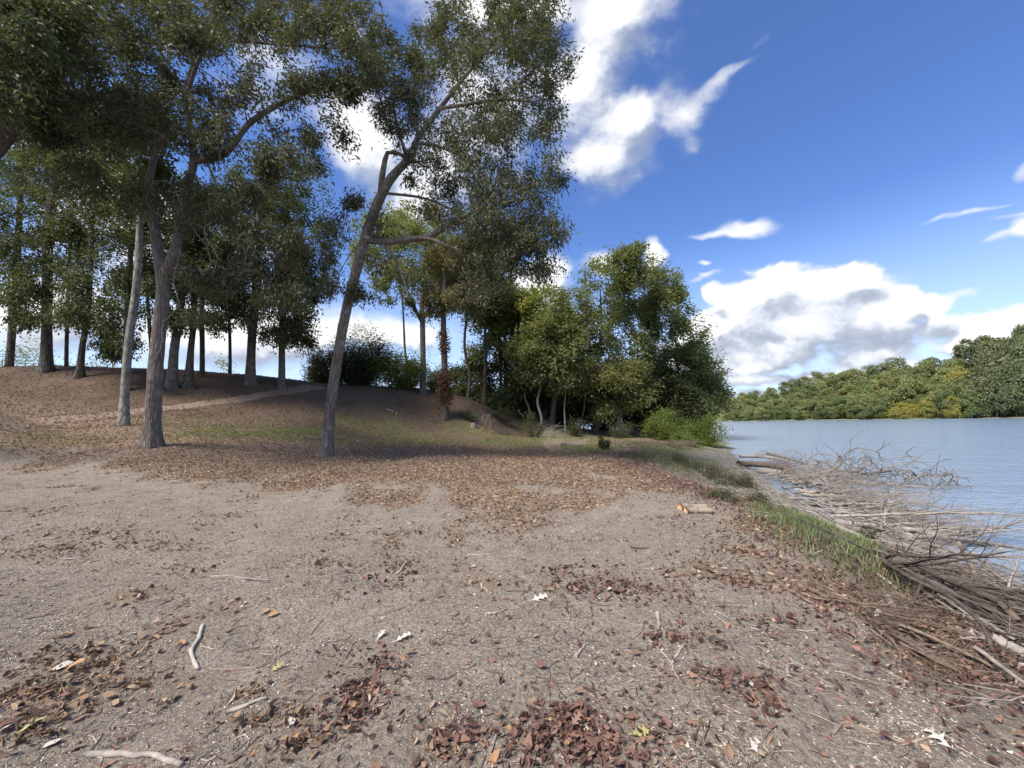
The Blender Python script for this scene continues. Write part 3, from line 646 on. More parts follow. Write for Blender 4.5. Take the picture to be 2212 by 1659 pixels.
# ---------------------------------------------------------------- the leaning oak in the middle
def trunk_px(base, pts, widths):
    P, r = path_px([base] + pts, widths); r = r * (.76 if base[2] < 17 else .84); P[0, 2] = zg(P[0, 0], P[0, 1]) - .4; return P, r
tr = trunk_px((703, 985, 16), [(712, 900, 16), (728, 780, 15.9), (748, 670, 15.8), (768, 590, 15.7), (792, 505, 15.6), (815, 440, 15.5), (845, 385, 15.4), (885, 340, 15.3), (905, 295, 15.2), (950, 235, 15.1), (1000, 170, 15), (1060, 100, 15), (1110, 20, 15.1)],
              [42, 32, 30, 29, 30, 30, 30, 27, 22, 18, 14, 11, 8, 5])
L = [path_px([(800, 525, 15.6), (835, 522, 15.4), (880, 517, 15.1), (925, 512, 14.8), (960, 492, 14.5), (1000, 470, 14.2), (1060, 445, 14), (1130, 430, 13.8)], [22, 17, 15, 14, 12, 9, 7, 4]),
     path_px([(880, 518, 15.1), (925, 515, 14.6), (965, 530, 14.2), (1010, 545, 13.9), (1080, 560, 13.6)], [9, 8, 7, 6, 4]),
     path_px([(822, 425, 15.5), (826, 380, 15.7), (832, 345, 15.8), (837, 330, 15.8), (862, 332, 15.6), (880, 345, 15.3)], [15, 14, 12, 10, 9, 9]),
     path_px([(885, 345, 15.3), (872, 320, 15.6), (855, 260, 15.9), (845, 190, 16.2), (848, 110, 16.4)], [9, 8, 7, 6, 3]),
     path_px([(815, 535, 15.5), (850, 555, 15.2), (868, 590, 15), (878, 625, 14.8), (885, 650, 14.7)], [9, 8, 7, 6, 4]),
     path_px([(850, 430, 15.5), (900, 425, 15), (950, 440, 14.5), (1000, 470, 14)], [7, 6, 5, 3]),
     path_px([(905, 310, 15.2), (960, 320, 15), (1010, 350, 14.8), (1060, 390, 14.5)], [8, 7, 5, 3]),
     path_px([(950, 240, 15.1), (1010, 225, 14.6), (1080, 215, 14.2), (1150, 220, 13.9)], [8, 7, 6, 4]),
     path_px([(905, 300, 15.2), (890, 240, 16), (900, 160, 16.6), (930, 80, 17)], [10, 8, 6, 4])]
rg = np.random.default_rng(11)
blobs = [(1130, 60, 15, 110, 90, 2.6, 150), (1060, 140, 15, 120, 90, 3, 90), (1180, 130, 14.5, 65, 75, 2, 70), (950, 110, 16, 95, 80, 2.5, 80), (800, 90, 16, 60, 60, 1.8, 30), (880, 180, 16, 95, 80, 2.4, 75), (930, 60, 16.5, 60, 45, 1.5, 25),
         (1000, 260, 15, 120, 80, 2.6, 85), (1100, 250, 14.5, 100, 70, 2.4, 60), (1180, 240, 14.2, 42, 80, 1.6, 35), (1060, 360, 14.4, 110, 75, 2.2, 75), (1120, 420, 14, 100, 60, 2, 60),
         (950, 360, 15, 90, 60, 2, 45), (1190, 370, 14, 38, 45, 1.4, 14), (1050, 480, 13.8, 120, 55, 2, 95), (1160, 500, 13.6, 85, 50, 1.6, 75), (1100, 550, 13.6, 100, 45, 1.6, 70), (1180, 580, 13.4, 55, 25, 1.2, 14), (1050, 610, 13.8, 50, 45, 1.2, 26), (960, 440, 14.5, 80, 45, 1.6, 32),
         (860, 270, 15.6, 70, 60, 1.6, 28), (820, 470, 15, 45, 45, 1.2, 7), (905, 600, 14.8, 45, 40, 1.0, 10), (1000, 20, 16.5, 90, 50, 2, 40), (1090, -60, 15.5, 160, 60, 3, 60), (840, 560, 15.0, 40, 70, 1, 8), (770, 620, 15.3, 55, 60, 1.0, 9), (700, 520, 15.4, 55, 60, 1.2, 14), (690, 620, 15.3, 60, 40, 1.0, 9), (760, 440, 15.4, 45, 50, 1.2, 12)]
hero, skh = make_tree('oak_tree', 'leaning oak in the middle with a broken stub and a long low right branch', None, tr, L, blob_targets(rg, blobs),
    [dict(n=62000, L=.185, Wd=.052, sig=.17, droop=.55, hdir=.5)], 'bark_grey', 'leaf_hero', seed=3, up=.35, min_attach=float(at(800, 560, 15.5)[2]), flare=(.30, .75, 5, .6), ns=24, rough=.07, maxr=.07)

# ---------------------------------------------------------------- the forked oak on the left
tr = trunk_px((330, 965, 14.5), [(330, 900, 14.5), (336, 800, 14.5), (344, 710, 14.5), (352, 640, 14.5), (350, 590, 14.5), (338, 520, 14.5), (328, 450, 14.4), (322, 392, 14.3), (340, 320, 14.2), (362, 280, 14.2), (357, 190, 14.2), (345, 100, 14.3), (330, 10, 14.5)],
              [60, 50, 46, 43, 42, 42, 34, 30, 27, 20, 17, 14, 11, 8])
L = [path_px([(362, 600, 14.5), (378, 540, 14.4), (390, 470, 14.3), (402, 410, 14.2), (418, 350, 14.2), (410, 270, 14.2), (400, 200, 14.2), (430, 110, 14.2), (470, 20, 14.2)], [30, 27, 25, 24, 20, 17, 14, 12, 8]),
     path_px([(418, 350, 14.2), (470, 340, 14.0), (500, 318, 13.9), (535, 270, 13.8), (590, 232, 13.7), (650, 203, 13.6), (710, 188, 13.4), (770, 182, 13.3), (835, 178, 13.2)], [18, 17, 16, 15, 14, 12, 9, 6, 3]),
     path_px([(405, 215, 14.2), (440, 110, 14), (500, 88, 13.8), (550, 92, 13.6), (640, 98, 13.4), (720, 105, 13.2)], [12, 11, 10, 8, 6, 3]),
     path_px([(362, 280, 14.2), (345, 150, 14), (318, 95, 13.8), (290, 70, 13.6)], [14, 11, 9, 5]),
     path_px([(350, 300, 14.2), (290, 310, 13.6), (230, 290, 13.0), (160, 300, 12.6)], [12, 10, 7, 4]),
     path_px([(440, 370, 14.1), (480, 430, 13.7), (512, 500, 13.4), (540, 555, 13.2)], [6, 5, 4, 2]),
     path_px([(378, 590, 14.4), (430, 585, 13.8), (500, 598, 13.2), (590, 620, 12.8)], [6, 5, 4, 2])]
blobs = [(330, 60, 14, 200, 110, 3.2, 170), (150, 120, 13, 150, 110, 3, 130), (550, 60, 13.6, 170, 80, 2.6, 110), (720, 60, 13.2, 120, 70, 2.2, 75), (780, 150, 13.2, 80, 60, 1.8, 40), (690, 190, 13.4, 110, 45, 1.8, 45), (200, 260, 12.8, 160, 80, 2.6, 110), (340, 220, 14, 120, 80, 2.4, 70),
         (60, 250, 12.6, 90, 60, 2, 40), (450, 260, 13.8, 90, 90, 2.2, 55), (560, 200, 13.6, 90, 60, 2, 25), (620, 330, 13.4, 110, 60, 1.8, 40), (500, 420, 13.4, 110, 60, 1.8, 60), (420, 470, 13.6, 80, 60, 1.6, 22), (560, 520, 13, 90, 60, 1.6, 45), (500, 610, 13, 100, 45, 1.4, 30), (610, 640, 12.8, 70, 35, 1.2, 14), (300, -50, 14.5, 260, 60, 3.5, 80), (650, -30, 14, 200, 50, 3, 50), (700, 300, 13.4, 70, 60, 1.4, 20), (440, 690, 13.4, 30, 40, 1.0, 4), (300, 420, 13.6, 60, 50, 1.5, 14), (160, 380, 12.8, 90, 40, 1.5, 20)]
t5, sk5 = make_tree('oak_tree', 'large forked oak on the left, its grey trunk splitting in two above head height', None, tr, L, blob_targets(rg, blobs),
    [dict(n=80000, L=.185, Wd=.056, sig=.18, droop=.5, hdir=.4)], 'bark_grey', 'leaf_hero', seed=4, up=.35, min_attach=float(at(350, 420, 14.4)[2]), flare=(.30, .6, 6, .2), ns=26, rough=.08, maxr=.07)
# bare pale vines hanging along the forked trunk
rv = np.random.default_rng(8)
for pts in ([(405, 640, 14.1), (455, 560, 13.9), (400, 470, 13.8), (372, 400, 13.8), (330, 395, 13.8), (318, 440, 13.9), (350, 470, 14.1)],
            [(326, 790, 13.9), (350, 740, 14.0), (352, 700, 14.1), (385, 660, 14.0), (375, 600, 14.0), (392, 540, 13.9)],
            [(440, 620, 13.6), (470, 560, 13.5), (440, 500, 13.5), (470, 470, 13.5), (460, 430, 13.6), (485, 400, 13.7)],
            [(470, 350, 13.6), (480, 310, 13.4), (468, 270, 13.4), (475, 340, 13.3), (500, 380, 13.3), (520, 470, 13.2), (545, 540, 13.0)]):
    P, r = path_px(pts, [1.8] * len(pts)); E = catmull(np.c_[P, r * 1.4], .12); E[:, :3] += rv.normal(size=(len(E), 3)) * .012
    V, Q = tube(E[:, :3], E[:, 3], 5); b = Bag(); b.add(V - np.array(t5.location), Q); link('vine', b.mesh('vine', MAT['stick_pale']), t5)

# ---------------------------------------------------------------- big tree standing outside the frame, upper left
tr = (np.array([[-19.5, 10.5, 1.0], [-18.2, 10.6, 4], [-16.4, 10.5, 7.5], at(5, 260, 10.4), at(35, 130, 10.2), at(75, 0, 10.2), at(110, -120, 10.4)]), np.array([.5, .42, .40, .37, .33, .28, .18]))
tr[0][0, 2] = zg(*tr[0][0, :2]) - .2
blobs = [(40, 60, 10, 110, 90, 2.2, 90), (20, 190, 10, 80, 60, 2, 60), (110, 10, 10.5, 120, 50, 2, 60), (-80, 120, 10, 120, 160, 3, 70), (90, 150, 9.6, 60, 50, 1.2, 24), (-150, -80, 10, 260, 80, 3, 60)]
make_tree('oak_tree', 'thick trunk leaning in from the upper left corner, its base out of the picture', None, tr, [], blob_targets(rg, blobs),
    [dict(n=30000, L=.17, Wd=.06, sig=.2, droop=.5)], 'bark_dark', 'leaf_back', seed=6, up=.3, ns=16, maxr=.07)

# ---------------------------------------------------------------- trees on the knoll
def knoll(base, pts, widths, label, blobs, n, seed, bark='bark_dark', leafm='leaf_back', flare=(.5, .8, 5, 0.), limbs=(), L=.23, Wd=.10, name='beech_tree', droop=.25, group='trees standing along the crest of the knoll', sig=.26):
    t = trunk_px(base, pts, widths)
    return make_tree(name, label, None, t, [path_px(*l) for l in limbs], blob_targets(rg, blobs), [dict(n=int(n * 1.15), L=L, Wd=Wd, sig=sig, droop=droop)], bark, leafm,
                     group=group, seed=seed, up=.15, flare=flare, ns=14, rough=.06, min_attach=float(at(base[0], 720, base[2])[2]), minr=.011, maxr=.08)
knoll((20, 792, 27), [(28, 690, 27), (35, 600, 27), (40, 500, 27), (45, 400, 27), (40, 300, 27)], [26, 23, 22, 20, 16, 10], 'straight dark trunk at the very left of the crest',
      [(30, 480, 27, 130, 120, 4, 80), (60, 360, 27, 140, 90, 4, 80), (10, 610, 26, 90, 45, 3, 34), (50, 690, 26, 70, 24, 2, 16)], 12000, 21, bark='bark_dark', flare=(.4, .3, 4, 0))
knoll((101, 800, 26), [(101, 720, 26), (102, 620, 26), (104, 520, 26), (112, 440, 26), (125, 380, 26), (150, 300, 26), (165, 200, 26)], [40, 32, 31, 31, 31, 24, 16, 9], 'thickest dark trunk on the crest, with spreading root flare and a high fork',
      [(110, 420, 26, 150, 110, 4, 110), (180, 300, 26, 150, 120, 4, 120), (90, 560, 25.5, 130, 60, 3, 50), (60, 640, 25, 110, 30, 2.5, 34), (150, 690, 24, 90, 26, 2.5, 26)], 17000, 22, flare=(.32, .8, 6, .4),
      limbs=[([(108, 460, 26), (80, 410, 26.3), (45, 350, 26.6), (30, 290, 27)], [20, 17, 12, 6]), ([(125, 400, 26), (128, 300, 26), (120, 200, 26)], [14, 11, 6])])
knoll((172, 813, 25), [(178, 750, 25), (190, 680, 25), (194, 600, 25), (198, 500, 25), (205, 400, 25), (212, 300, 25)], [26, 19, 18, 17, 16, 13, 8], 'slender curving trunk with a pale flared foot beside the thick one',
      [(200, 420, 25, 100, 130, 3.5, 80), (210, 300, 25, 110, 100, 3.5, 70), (180, 590, 24.5, 110, 50, 3, 44), (200, 660, 24.5, 90, 28, 2.5, 40), (240, 715, 24, 70, 22, 2, 22)], 12000, 23, flare=(.3, .9, 5, 1.))
knoll((272, 832, 24), [(272, 740, 24), (276, 640, 24), (284, 520, 24), (290, 420, 24)], [24, 18, 17, 15, 10], 'dark trunk half hidden behind the pale leaning one',
      [(280, 480, 24.5, 90, 130, 3.5, 70), (290, 640, 24.5, 80, 70, 2.5, 50), (250, 745, 24.5, 60, 25, 2, 18)], 9000, 24)
knoll((268, 915, 17.5), [(270, 850, 17.6), (278, 740, 17.7), (292, 640, 17.8), (299, 560, 17.9), (302, 470, 18), (298, 380, 18), (310, 280, 18)], [36, 26, 25, 23, 22, 20, 16, 9], 'pale smooth grey trunk leaning slightly right in front of the knoll',
      [(300, 400, 18, 90, 100, 2.5, 40), (320, 290, 18, 100, 90, 2.5, 50)], 9000, 25, bark='bark_pale', flare=(.35, .45, 4, .6), group=None)
knoll((372, 830, 25.5), [(376, 760, 25.5), (386, 690, 25.5), (396, 600, 25.5), (402, 500, 25.5), (405, 400, 25.5)], [30, 26, 24, 21, 18, 10], 'trunk leaning right just behind the forked oak',
      [(400, 470, 26, 110, 110, 3.5, 80), (400, 600, 25, 90, 45, 2.5, 34), (380, 690, 25, 70, 28, 2, 18)], 11000, 26, bark='bark_beech')
knoll((408, 816, 26), [(412, 760, 26), (418, 700, 26), (420, 620, 26), (424, 520, 26), (430, 420, 26)], [30, 19, 17, 16, 15, 10], 'trunk with wide flared roots, third along the crest from the forked oak',
      [(440, 500, 26.5, 110, 120, 3.5, 90), (450, 620, 26, 80, 40, 2.5, 34), (470, 700, 26, 60, 25, 2, 16)], 11000, 27, flare=(.3, 1.2, 5, 0))
knoll((437, 814, 28), [(437, 750, 28), (436, 680, 28), (438, 600, 28), (440, 480, 28)], [15, 14, 14, 12, 8], 'thin straight trunk beside the flared one',
      [(470, 560, 28, 100, 90, 3, 60)], 7000, 28, flare=(.3, .3, 4, 0))
knoll((541, 824, 29), [(542, 780, 29), (545, 720, 29), (552, 640, 29), (556, 540, 29), (560, 440, 29)], [34, 25, 23, 22, 19, 11], 'stout trunk with split foot under a low dark crown, left of the track',
      [(560, 560, 29, 120, 130, 4, 170), (560, 420, 29.5, 130, 110, 4, 120), (600, 660, 28.5, 90, 60, 3, 70), (500, 660, 28, 60, 40, 2, 40), (590, 730, 28, 50, 26, 1.5, 20)], 21000, 29, bark='bark_beech', flare=(.3, .7, 4, .8))
knoll((609, 830, 30), [(609, 790, 30), (609, 730, 30), (612, 660, 30), (618, 560, 30)], [22, 18, 17, 15, 9], 'trunk nearest the top of the track, its crown hanging low to the right',
      [(640, 620, 30, 80, 90, 3, 110), (620, 500, 30, 100, 90, 3.5, 90), (640, 720, 29.5, 42, 45, 2, 60), (680, 600, 29, 55, 60, 2.5, 50), (690, 500, 29, 60, 60, 2.5, 45), (620, 400, 30, 120, 80, 3.5, 70)], 21000, 30, bark='bark_beech', flare=(.3, .5, 4, 0))
knoll((143, 806, 28), [(144, 740, 28), (146, 660, 28), (150, 560, 28), (152, 460, 28)], [13, 12, 11, 10, 6], 'thin dark trunk between the thick flared one and the slender curving one', [(150, 520, 28, 80, 90, 3, 40)], 4500, 33, flare=(.3, .3, 4, 0))
knoll((331, 826, 28), [(326, 740, 28), (318, 640, 28), (312, 540, 28)], [13, 12, 10, 6], 'thin dark trunk showing between the pale trunk and the forked oak', [(320, 560, 28, 70, 90, 3, 40)], 4500, 34, flare=(.3, .3, 4, 0))
knoll((496, 828, 31), [(497, 760, 31), (495, 680, 31), (492, 600, 31)], [10, 9, 8, 5], 'thinnest trunk left of the split foot one', [(490, 620, 31, 60, 60, 3, 30)], 3500, 35, flare=(.3, .3, 4, 0))
# slim tree right of the leaning oak
knoll((914, 846, 37.5), [(914, 780, 37.5), (913, 715, 37.5), (912, 660, 37.5), (915, 600, 37.5), (920, 520, 37.5)], [20, 15, 14, 11, 8, 5], 'slim grey tree on the right shoulder of the knoll, forking low',
      [(900, 560, 38, 120, 60, 4, 60), (900, 490, 38, 85, 60, 3.5, 60), (960, 600, 38, 55, 60, 3, 40), (850, 640, 37, 50, 40, 2.5, 16), (930, 680, 37.5, 60, 25, 2, 12)], 11000, 31, bark='bark_beech', leafm='leaf_wood',
      limbs=[([(912, 700, 37.5), (895, 665, 37.5), (880, 630, 37.5), (868, 590, 37.5)], [9, 8, 6, 3]), ([(914, 690, 37.5), (935, 650, 37.3), (950, 600, 37.2)], [7, 5, 3])], flare=(.3, .3, 4, 0), L=.30, Wd=.13, group=None)
# trunk wrapped in red-brown creeper
root, sk = knoll((961, 908, 35), [(961, 850, 35), (960, 780, 35), (958, 700, 35), (960, 620, 35), (965, 540, 35)], [22, 17, 16, 14, 11, 6], 'trunk wrapped in rusty red creeper at the foot of the knoll',
      [(970, 560, 35, 60, 50, 2.5, 50), (985, 630, 35, 60, 45, 2.5, 40), (945, 650, 35, 40, 30, 2, 16)], 7000, 32, leafm='leaf_rust', flare=(.3, .4, 4, 0), L=.28, Wd=.12, group=None)
rc = np.random.default_rng(3); src = sk.P[:(sk.lab == 1).sum()]; src = src[(src[:, 2] < at(960, 715, 35)[2])]
V, F, T = foliage(rc, src, 3200, .20, .14, .26, .3); b = Bag(); b.add(V - np.array(root.location), F, T); link('creeper', b.mesh('creeper', MAT['vine_red'], False), root)

# ---------------------------------------------------------------- the wood on the point
def crown_tree(name, label, u, vb, Y, top_v, spread, n, leafm, seed, trunk_w=12, bark='bark_dark', lean=0, L=.34, Wd=.19, low=.25, group=None, ntw=120, lobes=7, base_z=None, sig=.42):
    rr = np.random.default_rng(seed); b = at(u, vb, Y); b[2] = zg(b[0], b[1]) - .15
    top = at(u + lean, top_v, Y); H = top[2] - b[2]; Rr = spread * K / F_PX * Y
    r0 = trunk_w * K / F_PX * Y / 2
    zs = np.array([0, .15, .35, .6, .9]); P = np.array([b + (top - b) * z + np.r_[rr.normal(size=2) * .02 * H * (z > 0), 0] for z in zs]); P[:, 2] = b[2] + H * zs
    tg = []
    for k in range(lobes):
        z = low + .06 + (.88 - low) * (k + rr.uniform(0, .8)) / lobes if k else .84; w = math.sin(math.pi * min(1, max(.15, (z - low) / (1.06 - low))) ** .8) ** .6; a = rr.uniform(0, 6.283)
        c = b + np.array([math.cos(a) * Rr * .62 * w, math.sin(a) * Rr * .62 * w, H * z]) + np.r_[(top - b)[:2] * z, 0] * 1.0
        rx = Rr * rr.uniform(.45, .65); q = unit(rr.normal(size=(ntw // lobes, 3))) * (rr.uniform(.45, 1, ntw // lobes) ** .5)[:, None]
        q[:, 2] = np.abs(q[:, 2]) * 1.1 - .35 * (rr.uniform(size=len(q)) < .4); tg.append(c + q * np.array([rx, rx, min(rx * .9, H * .2)]))
    tg = np.vstack(tg); tg[:, 2] = np.minimum(tg[:, 2], top[2]); tg = tg[tg[:, 2] > zg(tg[:, 0], tg[:, 1]) + .2]
    return make_tree(name, label, None, (P, r0 * np.array([1.3, 1, .85, .6, .2])), [], tg, [dict(n=n, L=L, Wd=Wd, sig=sig, droop=.12, hdir=.9)], bark, leafm, group=group, seed=seed, up=.1, ns=10, minr=.014, flare=(.4, .35, 5, 1), leaf_src_rad=.03, maxr=.10)
GW = 'trees of the wood on the point'
wood = [
 ('slender pale stem at the mouth of the hollow, left of the white brush', 1166, 922, 41, 745, 34, 2600, 'leaf_wood', dict(low=.45, trunk_w=6, bark='bark_pale', ntw=50, lobes=3)),
 ('slender stem leaning beside the pale one in the hollow', 1140, 920, 43, 730, 30, 2200, 'leaf_wood', dict(low=.5, trunk_w=5, bark='bark_beech', ntw=40, lobes=3)),
 ('thin stem standing right of the white brush pile', 1222, 938, 41, 770, 28, 2000, 'leaf_wood', dict(low=.5, trunk_w=4, bark='bark_pale', ntw=40, lobes=3)),
 ('thin dark stem just left of the tallest pale trunk', 1258, 938, 42, 780, 26, 1800, 'leaf_wood', dict(low=.5, trunk_w=4, ntw=40, lobes=3)),
 ('thin stem in the shade right of the tallest trunk', 1322, 940, 43, 800, 26, 1800, 'leaf_back', dict(low=.5, trunk_w=4, bark='bark_beech', ntw=40, lobes=3)), # label, u, v base, Y, top v, spread px, n, material, kwargs
 ('tallest rounded tree of the wood, with a pale straight trunk', 1283, 938, 46, 588, 140, 18000, 'leaf_wood', dict(trunk_w=12, low=.36, bark='bark_beech', lean=25, ntw=170, lobes=9)),
 ('broad dark tree right of the tallest one', 1405, 940, 48, 640, 95, 13000, 'leaf_wood', dict(low=.15, ntw=150)),
 ('last tree of the wood, leaning out over the water', 1462, 935, 49, 752, 74, 12500, 'leaf_wood', dict(low=.10, lean=6, ntw=150)),
 ('low tree whose boughs reach the river at the tip of the point', 1522, 925, 51, 822, 52, 7500, 'leaf_wood', dict(low=.08, lean=8, ntw=90)),
 ('yellowing tree left of the tallest one', 1165, 915, 47, 650, 85, 11000, 'leaf_wood_yellow', dict(low=.45)),
 ('mid green tree with two low limbs before the yellowing one', 1190, 935, 43, 690, 75, 10000, 'leaf_wood', dict(low=.25)),
 ('green tree with brownish top behind the yellowing one', 1090, 890, 50, 660, 70, 8000, 'leaf_wood', dict(low=.3)),
 ('small rounded tree in front of the dark hollow of the wood', 1340, 940, 42, 790, 60, 8000, 'leaf_wood', dict(low=.22)),
 ('dark bushy tree filling the edge behind the bright shrubs', 1440, 940, 47, 830, 60, 8000, 'leaf_back', dict(low=.05)),
 ('rust tinged tree high behind the slim grey one', 1010, 880, 44, 520, 70, 8000, 'leaf_rust', dict(low=.55, trunk_w=7)),
 ('tall green tree between the creeper trunk and the yellowing tree', 1045, 885, 45, 560, 75, 9000, 'leaf_wood', dict(low=.5, trunk_w=9)),
 ('thin dark tree deep in the wood beside the creeper trunk', 1075, 885, 48, 600, 55, 6000, 'leaf_back', dict(low=.5, trunk_w=7)),
 ('green tree behind the slim grey one', 870, 850, 50, 480, 95, 9000, 'leaf_wood', dict(low=.6, trunk_w=6)),
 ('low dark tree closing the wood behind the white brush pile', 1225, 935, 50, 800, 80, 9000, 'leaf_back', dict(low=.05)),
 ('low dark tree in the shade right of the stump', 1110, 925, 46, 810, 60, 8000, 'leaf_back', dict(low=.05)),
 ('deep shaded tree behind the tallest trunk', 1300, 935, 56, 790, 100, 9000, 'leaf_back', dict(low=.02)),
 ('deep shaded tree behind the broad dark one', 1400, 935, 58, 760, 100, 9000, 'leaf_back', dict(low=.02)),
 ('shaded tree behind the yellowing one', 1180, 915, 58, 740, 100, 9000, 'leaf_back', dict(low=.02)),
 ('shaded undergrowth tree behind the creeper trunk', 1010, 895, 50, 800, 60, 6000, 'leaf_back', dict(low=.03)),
]
for i, (lab, u, vb, Y, tv, sp_, n, lm, kw) in enumerate(wood):
    kw['ntw'] = int(kw.get('ntw', 120) * 1.7); kw['lobes'] = kw.get('lobes', 7) + 5
    crown_tree('woodland_tree', lab, u, vb, Y, tv, sp_ * 1.12, int(n * 1.75), lm, 60 + i, group=GW, **kw)

# ---------------------------------------------------------------- shrubs
def shrub(name, label, u, vb, Y, w_px, h_px, n, leafm, seed, L=.16, Wd=.07, stems=7, droop=.1, group=None, cat='shrub', aim=None):
    rr = np.random.default_rng(seed); b = at(u, vb, Y); b[2] = zg(b[0], b[1]) - .05
    R2 = w_px * K / F_PX * Y / 2; H = max(.3, at(u, vb - h_px, Y)[2] - b[2])
    root = empty(name, b, label, cat, group); bag = Bag(); pts = []
    for k in range(stems):
        a = rr.uniform(0, 6.283); rd = R2 * rr.uniform(.1, 1.0) ** .5; e = np.array([math.cos(a) * rd, math.sin(a) * rd, H * rr.uniform(.75, 1) * math.sqrt(max(.12, 1 - (rd / R2) ** 2 * .9))])
        C = catmull(np.array([[0, 0, 0], e * [.55, .55, .40] + rr.normal(size=3) * .05, e]), .12 if H < 2 else .3)
        V, Q = tube(C, np.linspace(.012 * max(1, H), .004, len(C)), 4); bag.add(V, Q); pts.append(C[len(C) // 4:])
        for _ in range(5):
            j = rr.integers(len(C) // 4, len(C)); d = unit(rr.normal(size=3) + [0, 0, .6]) * R2 * .5; C2 = np.array([C[j], C[j] + d * .5 + [0, 0, .05], C[j] + d])
            V, Q = tube(C2, [.006, .004, .003], 3); bag.add(V, Q); pts.append(catmull(C2, .15)[1:])
    link('stems', bag.mesh('stems', MAT['bark_dark']), root); src = np.vstack(pts)
    V, F, T = foliage(rr, src, n, L, Wd, R2 * .17, droop, center=np.array([0, 0, H * .4])); b2 = Bag(); V[:, 2] = np.maximum(V[:, 2], -.1); b2.add(V, F, T)
    link('leaves', b2.mesh('leaves', MAT[leafm], False), root); return root
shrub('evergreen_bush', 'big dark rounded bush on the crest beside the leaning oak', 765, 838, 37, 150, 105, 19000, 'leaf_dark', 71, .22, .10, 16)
shrub('evergreen_bush', 'dark bush half behind the leaning oak, left of the big dark one', 692, 836, 37, 95, 82, 9000, 'leaf_back', 72, .22, .10, 10)
shrub('shrub', 'feathery grey green shrub rising behind the big dark bush', 775, 836, 42, 130, 130, 8000, 'leaf_wood', 79, .24, .08, 12)
shrub('shrub', 'light green spreading shrub on the crest between the dark bush and the slim tree', 875, 842, 38, 125, 82, 11000, 'leaf_bright', 73, .22, .09, 12)
shrub('shrub', 'small green shrub right of the slim grey tree trunk', 935, 846, 40, 50, 70, 3500, 'leaf_wood', 74, .22, .09, 8)
shrub('shrub', 'bright yellow green bush at the water end of the wood', 1442, 962, 37, 85, 72, 6500, 'leaf_bright', 75, .20, .08, 12)
shrub('shrub', 'low bright green bush leaning over the bank, nearest the water', 1520, 972, 36, 80, 62, 6000, 'leaf_bright', 76, .20, .08, 12)
shrub('shrub', 'small bright bush between the two bright green ones', 1482, 985, 33, 60, 40, 3500, 'leaf_bright', 77, .18, .08, 8)
shrub('evergreen_shrub', 'small dense dark green shrub standing alone on the dirt', 1308, 972, 23.5, 26, 34, 1500, 'leaf_back', 78, .09, .045, 7)
for i, (u, v, w, h, lab) in enumerate([(1010, 935, 50, 40, 'scrubby dark bush left of the pale stump'), (880, 918, 50, 35, 'dry brown scrub on the bank face below the slim tree'), (1085, 925, 60, 50, 'leggy green scrub right of the pale stump'),
                                       (1150, 930, 50, 35, 'low scrub at the foot of the yellowing tree'), (1350, 945, 60, 35, 'straggly scrub below the small rounded tree'), (1250, 935, 60, 30, 'low scrub in the mouth of the wood')]):
    shrub('shrub', lab, u, v, 36 + (i % 3) * 2, w, h, 1300, 'leaf_rust' if i == 1 else 'leaf_back', 90 + i, .17, .07, 9)
for i, (u, Y, w, h, lab) in enumerate([(1060, 54, 130, 110, 'dark thicket behind the stump, deep in the wood'), (1150, 53, 120, 100, 'dark thicket behind the yellowing tree trunk'), (1225, 54, 130, 95, 'dark thicket behind the white brush pile'), (1310, 55, 130, 100, 'dark thicket behind the tallest trunk'),
                                   (1390, 54, 120, 95, 'dark thicket left of the bright bushes'), (1455, 52, 110, 90, 'dark thicket behind the bright yellow green bush'), (980, 52, 110, 90, 'dark thicket behind the creeper trunk')]):
    shrub('thicket', lab, u, 925, Y, w, h, 6500, 'leaf_wood' if i % 2 else 'leaf_back', 140 + i, .34, .18, 14)
# pale bushes beyond the knoll, seen between the trunks
for i, (u, v, w, h, m_, lab) in enumerate([(15, 800, 110, 110, 'leaf_wood_yellow', 'pale yellowish bush beyond the crest behind the leftmost trunk'), (140, 812, 120, 70, 'leaf_wood_yellow', 'pale bush beyond the crest between the thick and the slender trunk'),
       (225, 815, 90, 110, 'leaf_wood', 'sunlit green bush beyond the crest behind the slender trunk'), (470, 822, 60, 30, 'leaf_far_yellow', 'low orange tinged bush beyond the crest'), (510, 828, 90, 45, 'leaf_wood_yellow', 'pale bush beyond the crest left of the split foot trunk'),
       (590, 838, 80, 30, 'leaf_far_yellow', 'low orange bush beyond the crest between the last two trunks')]):
    shrub('shrub', lab, u, v, 46, w, h, 3000, m_, 110 + i, .30, .12, 10)

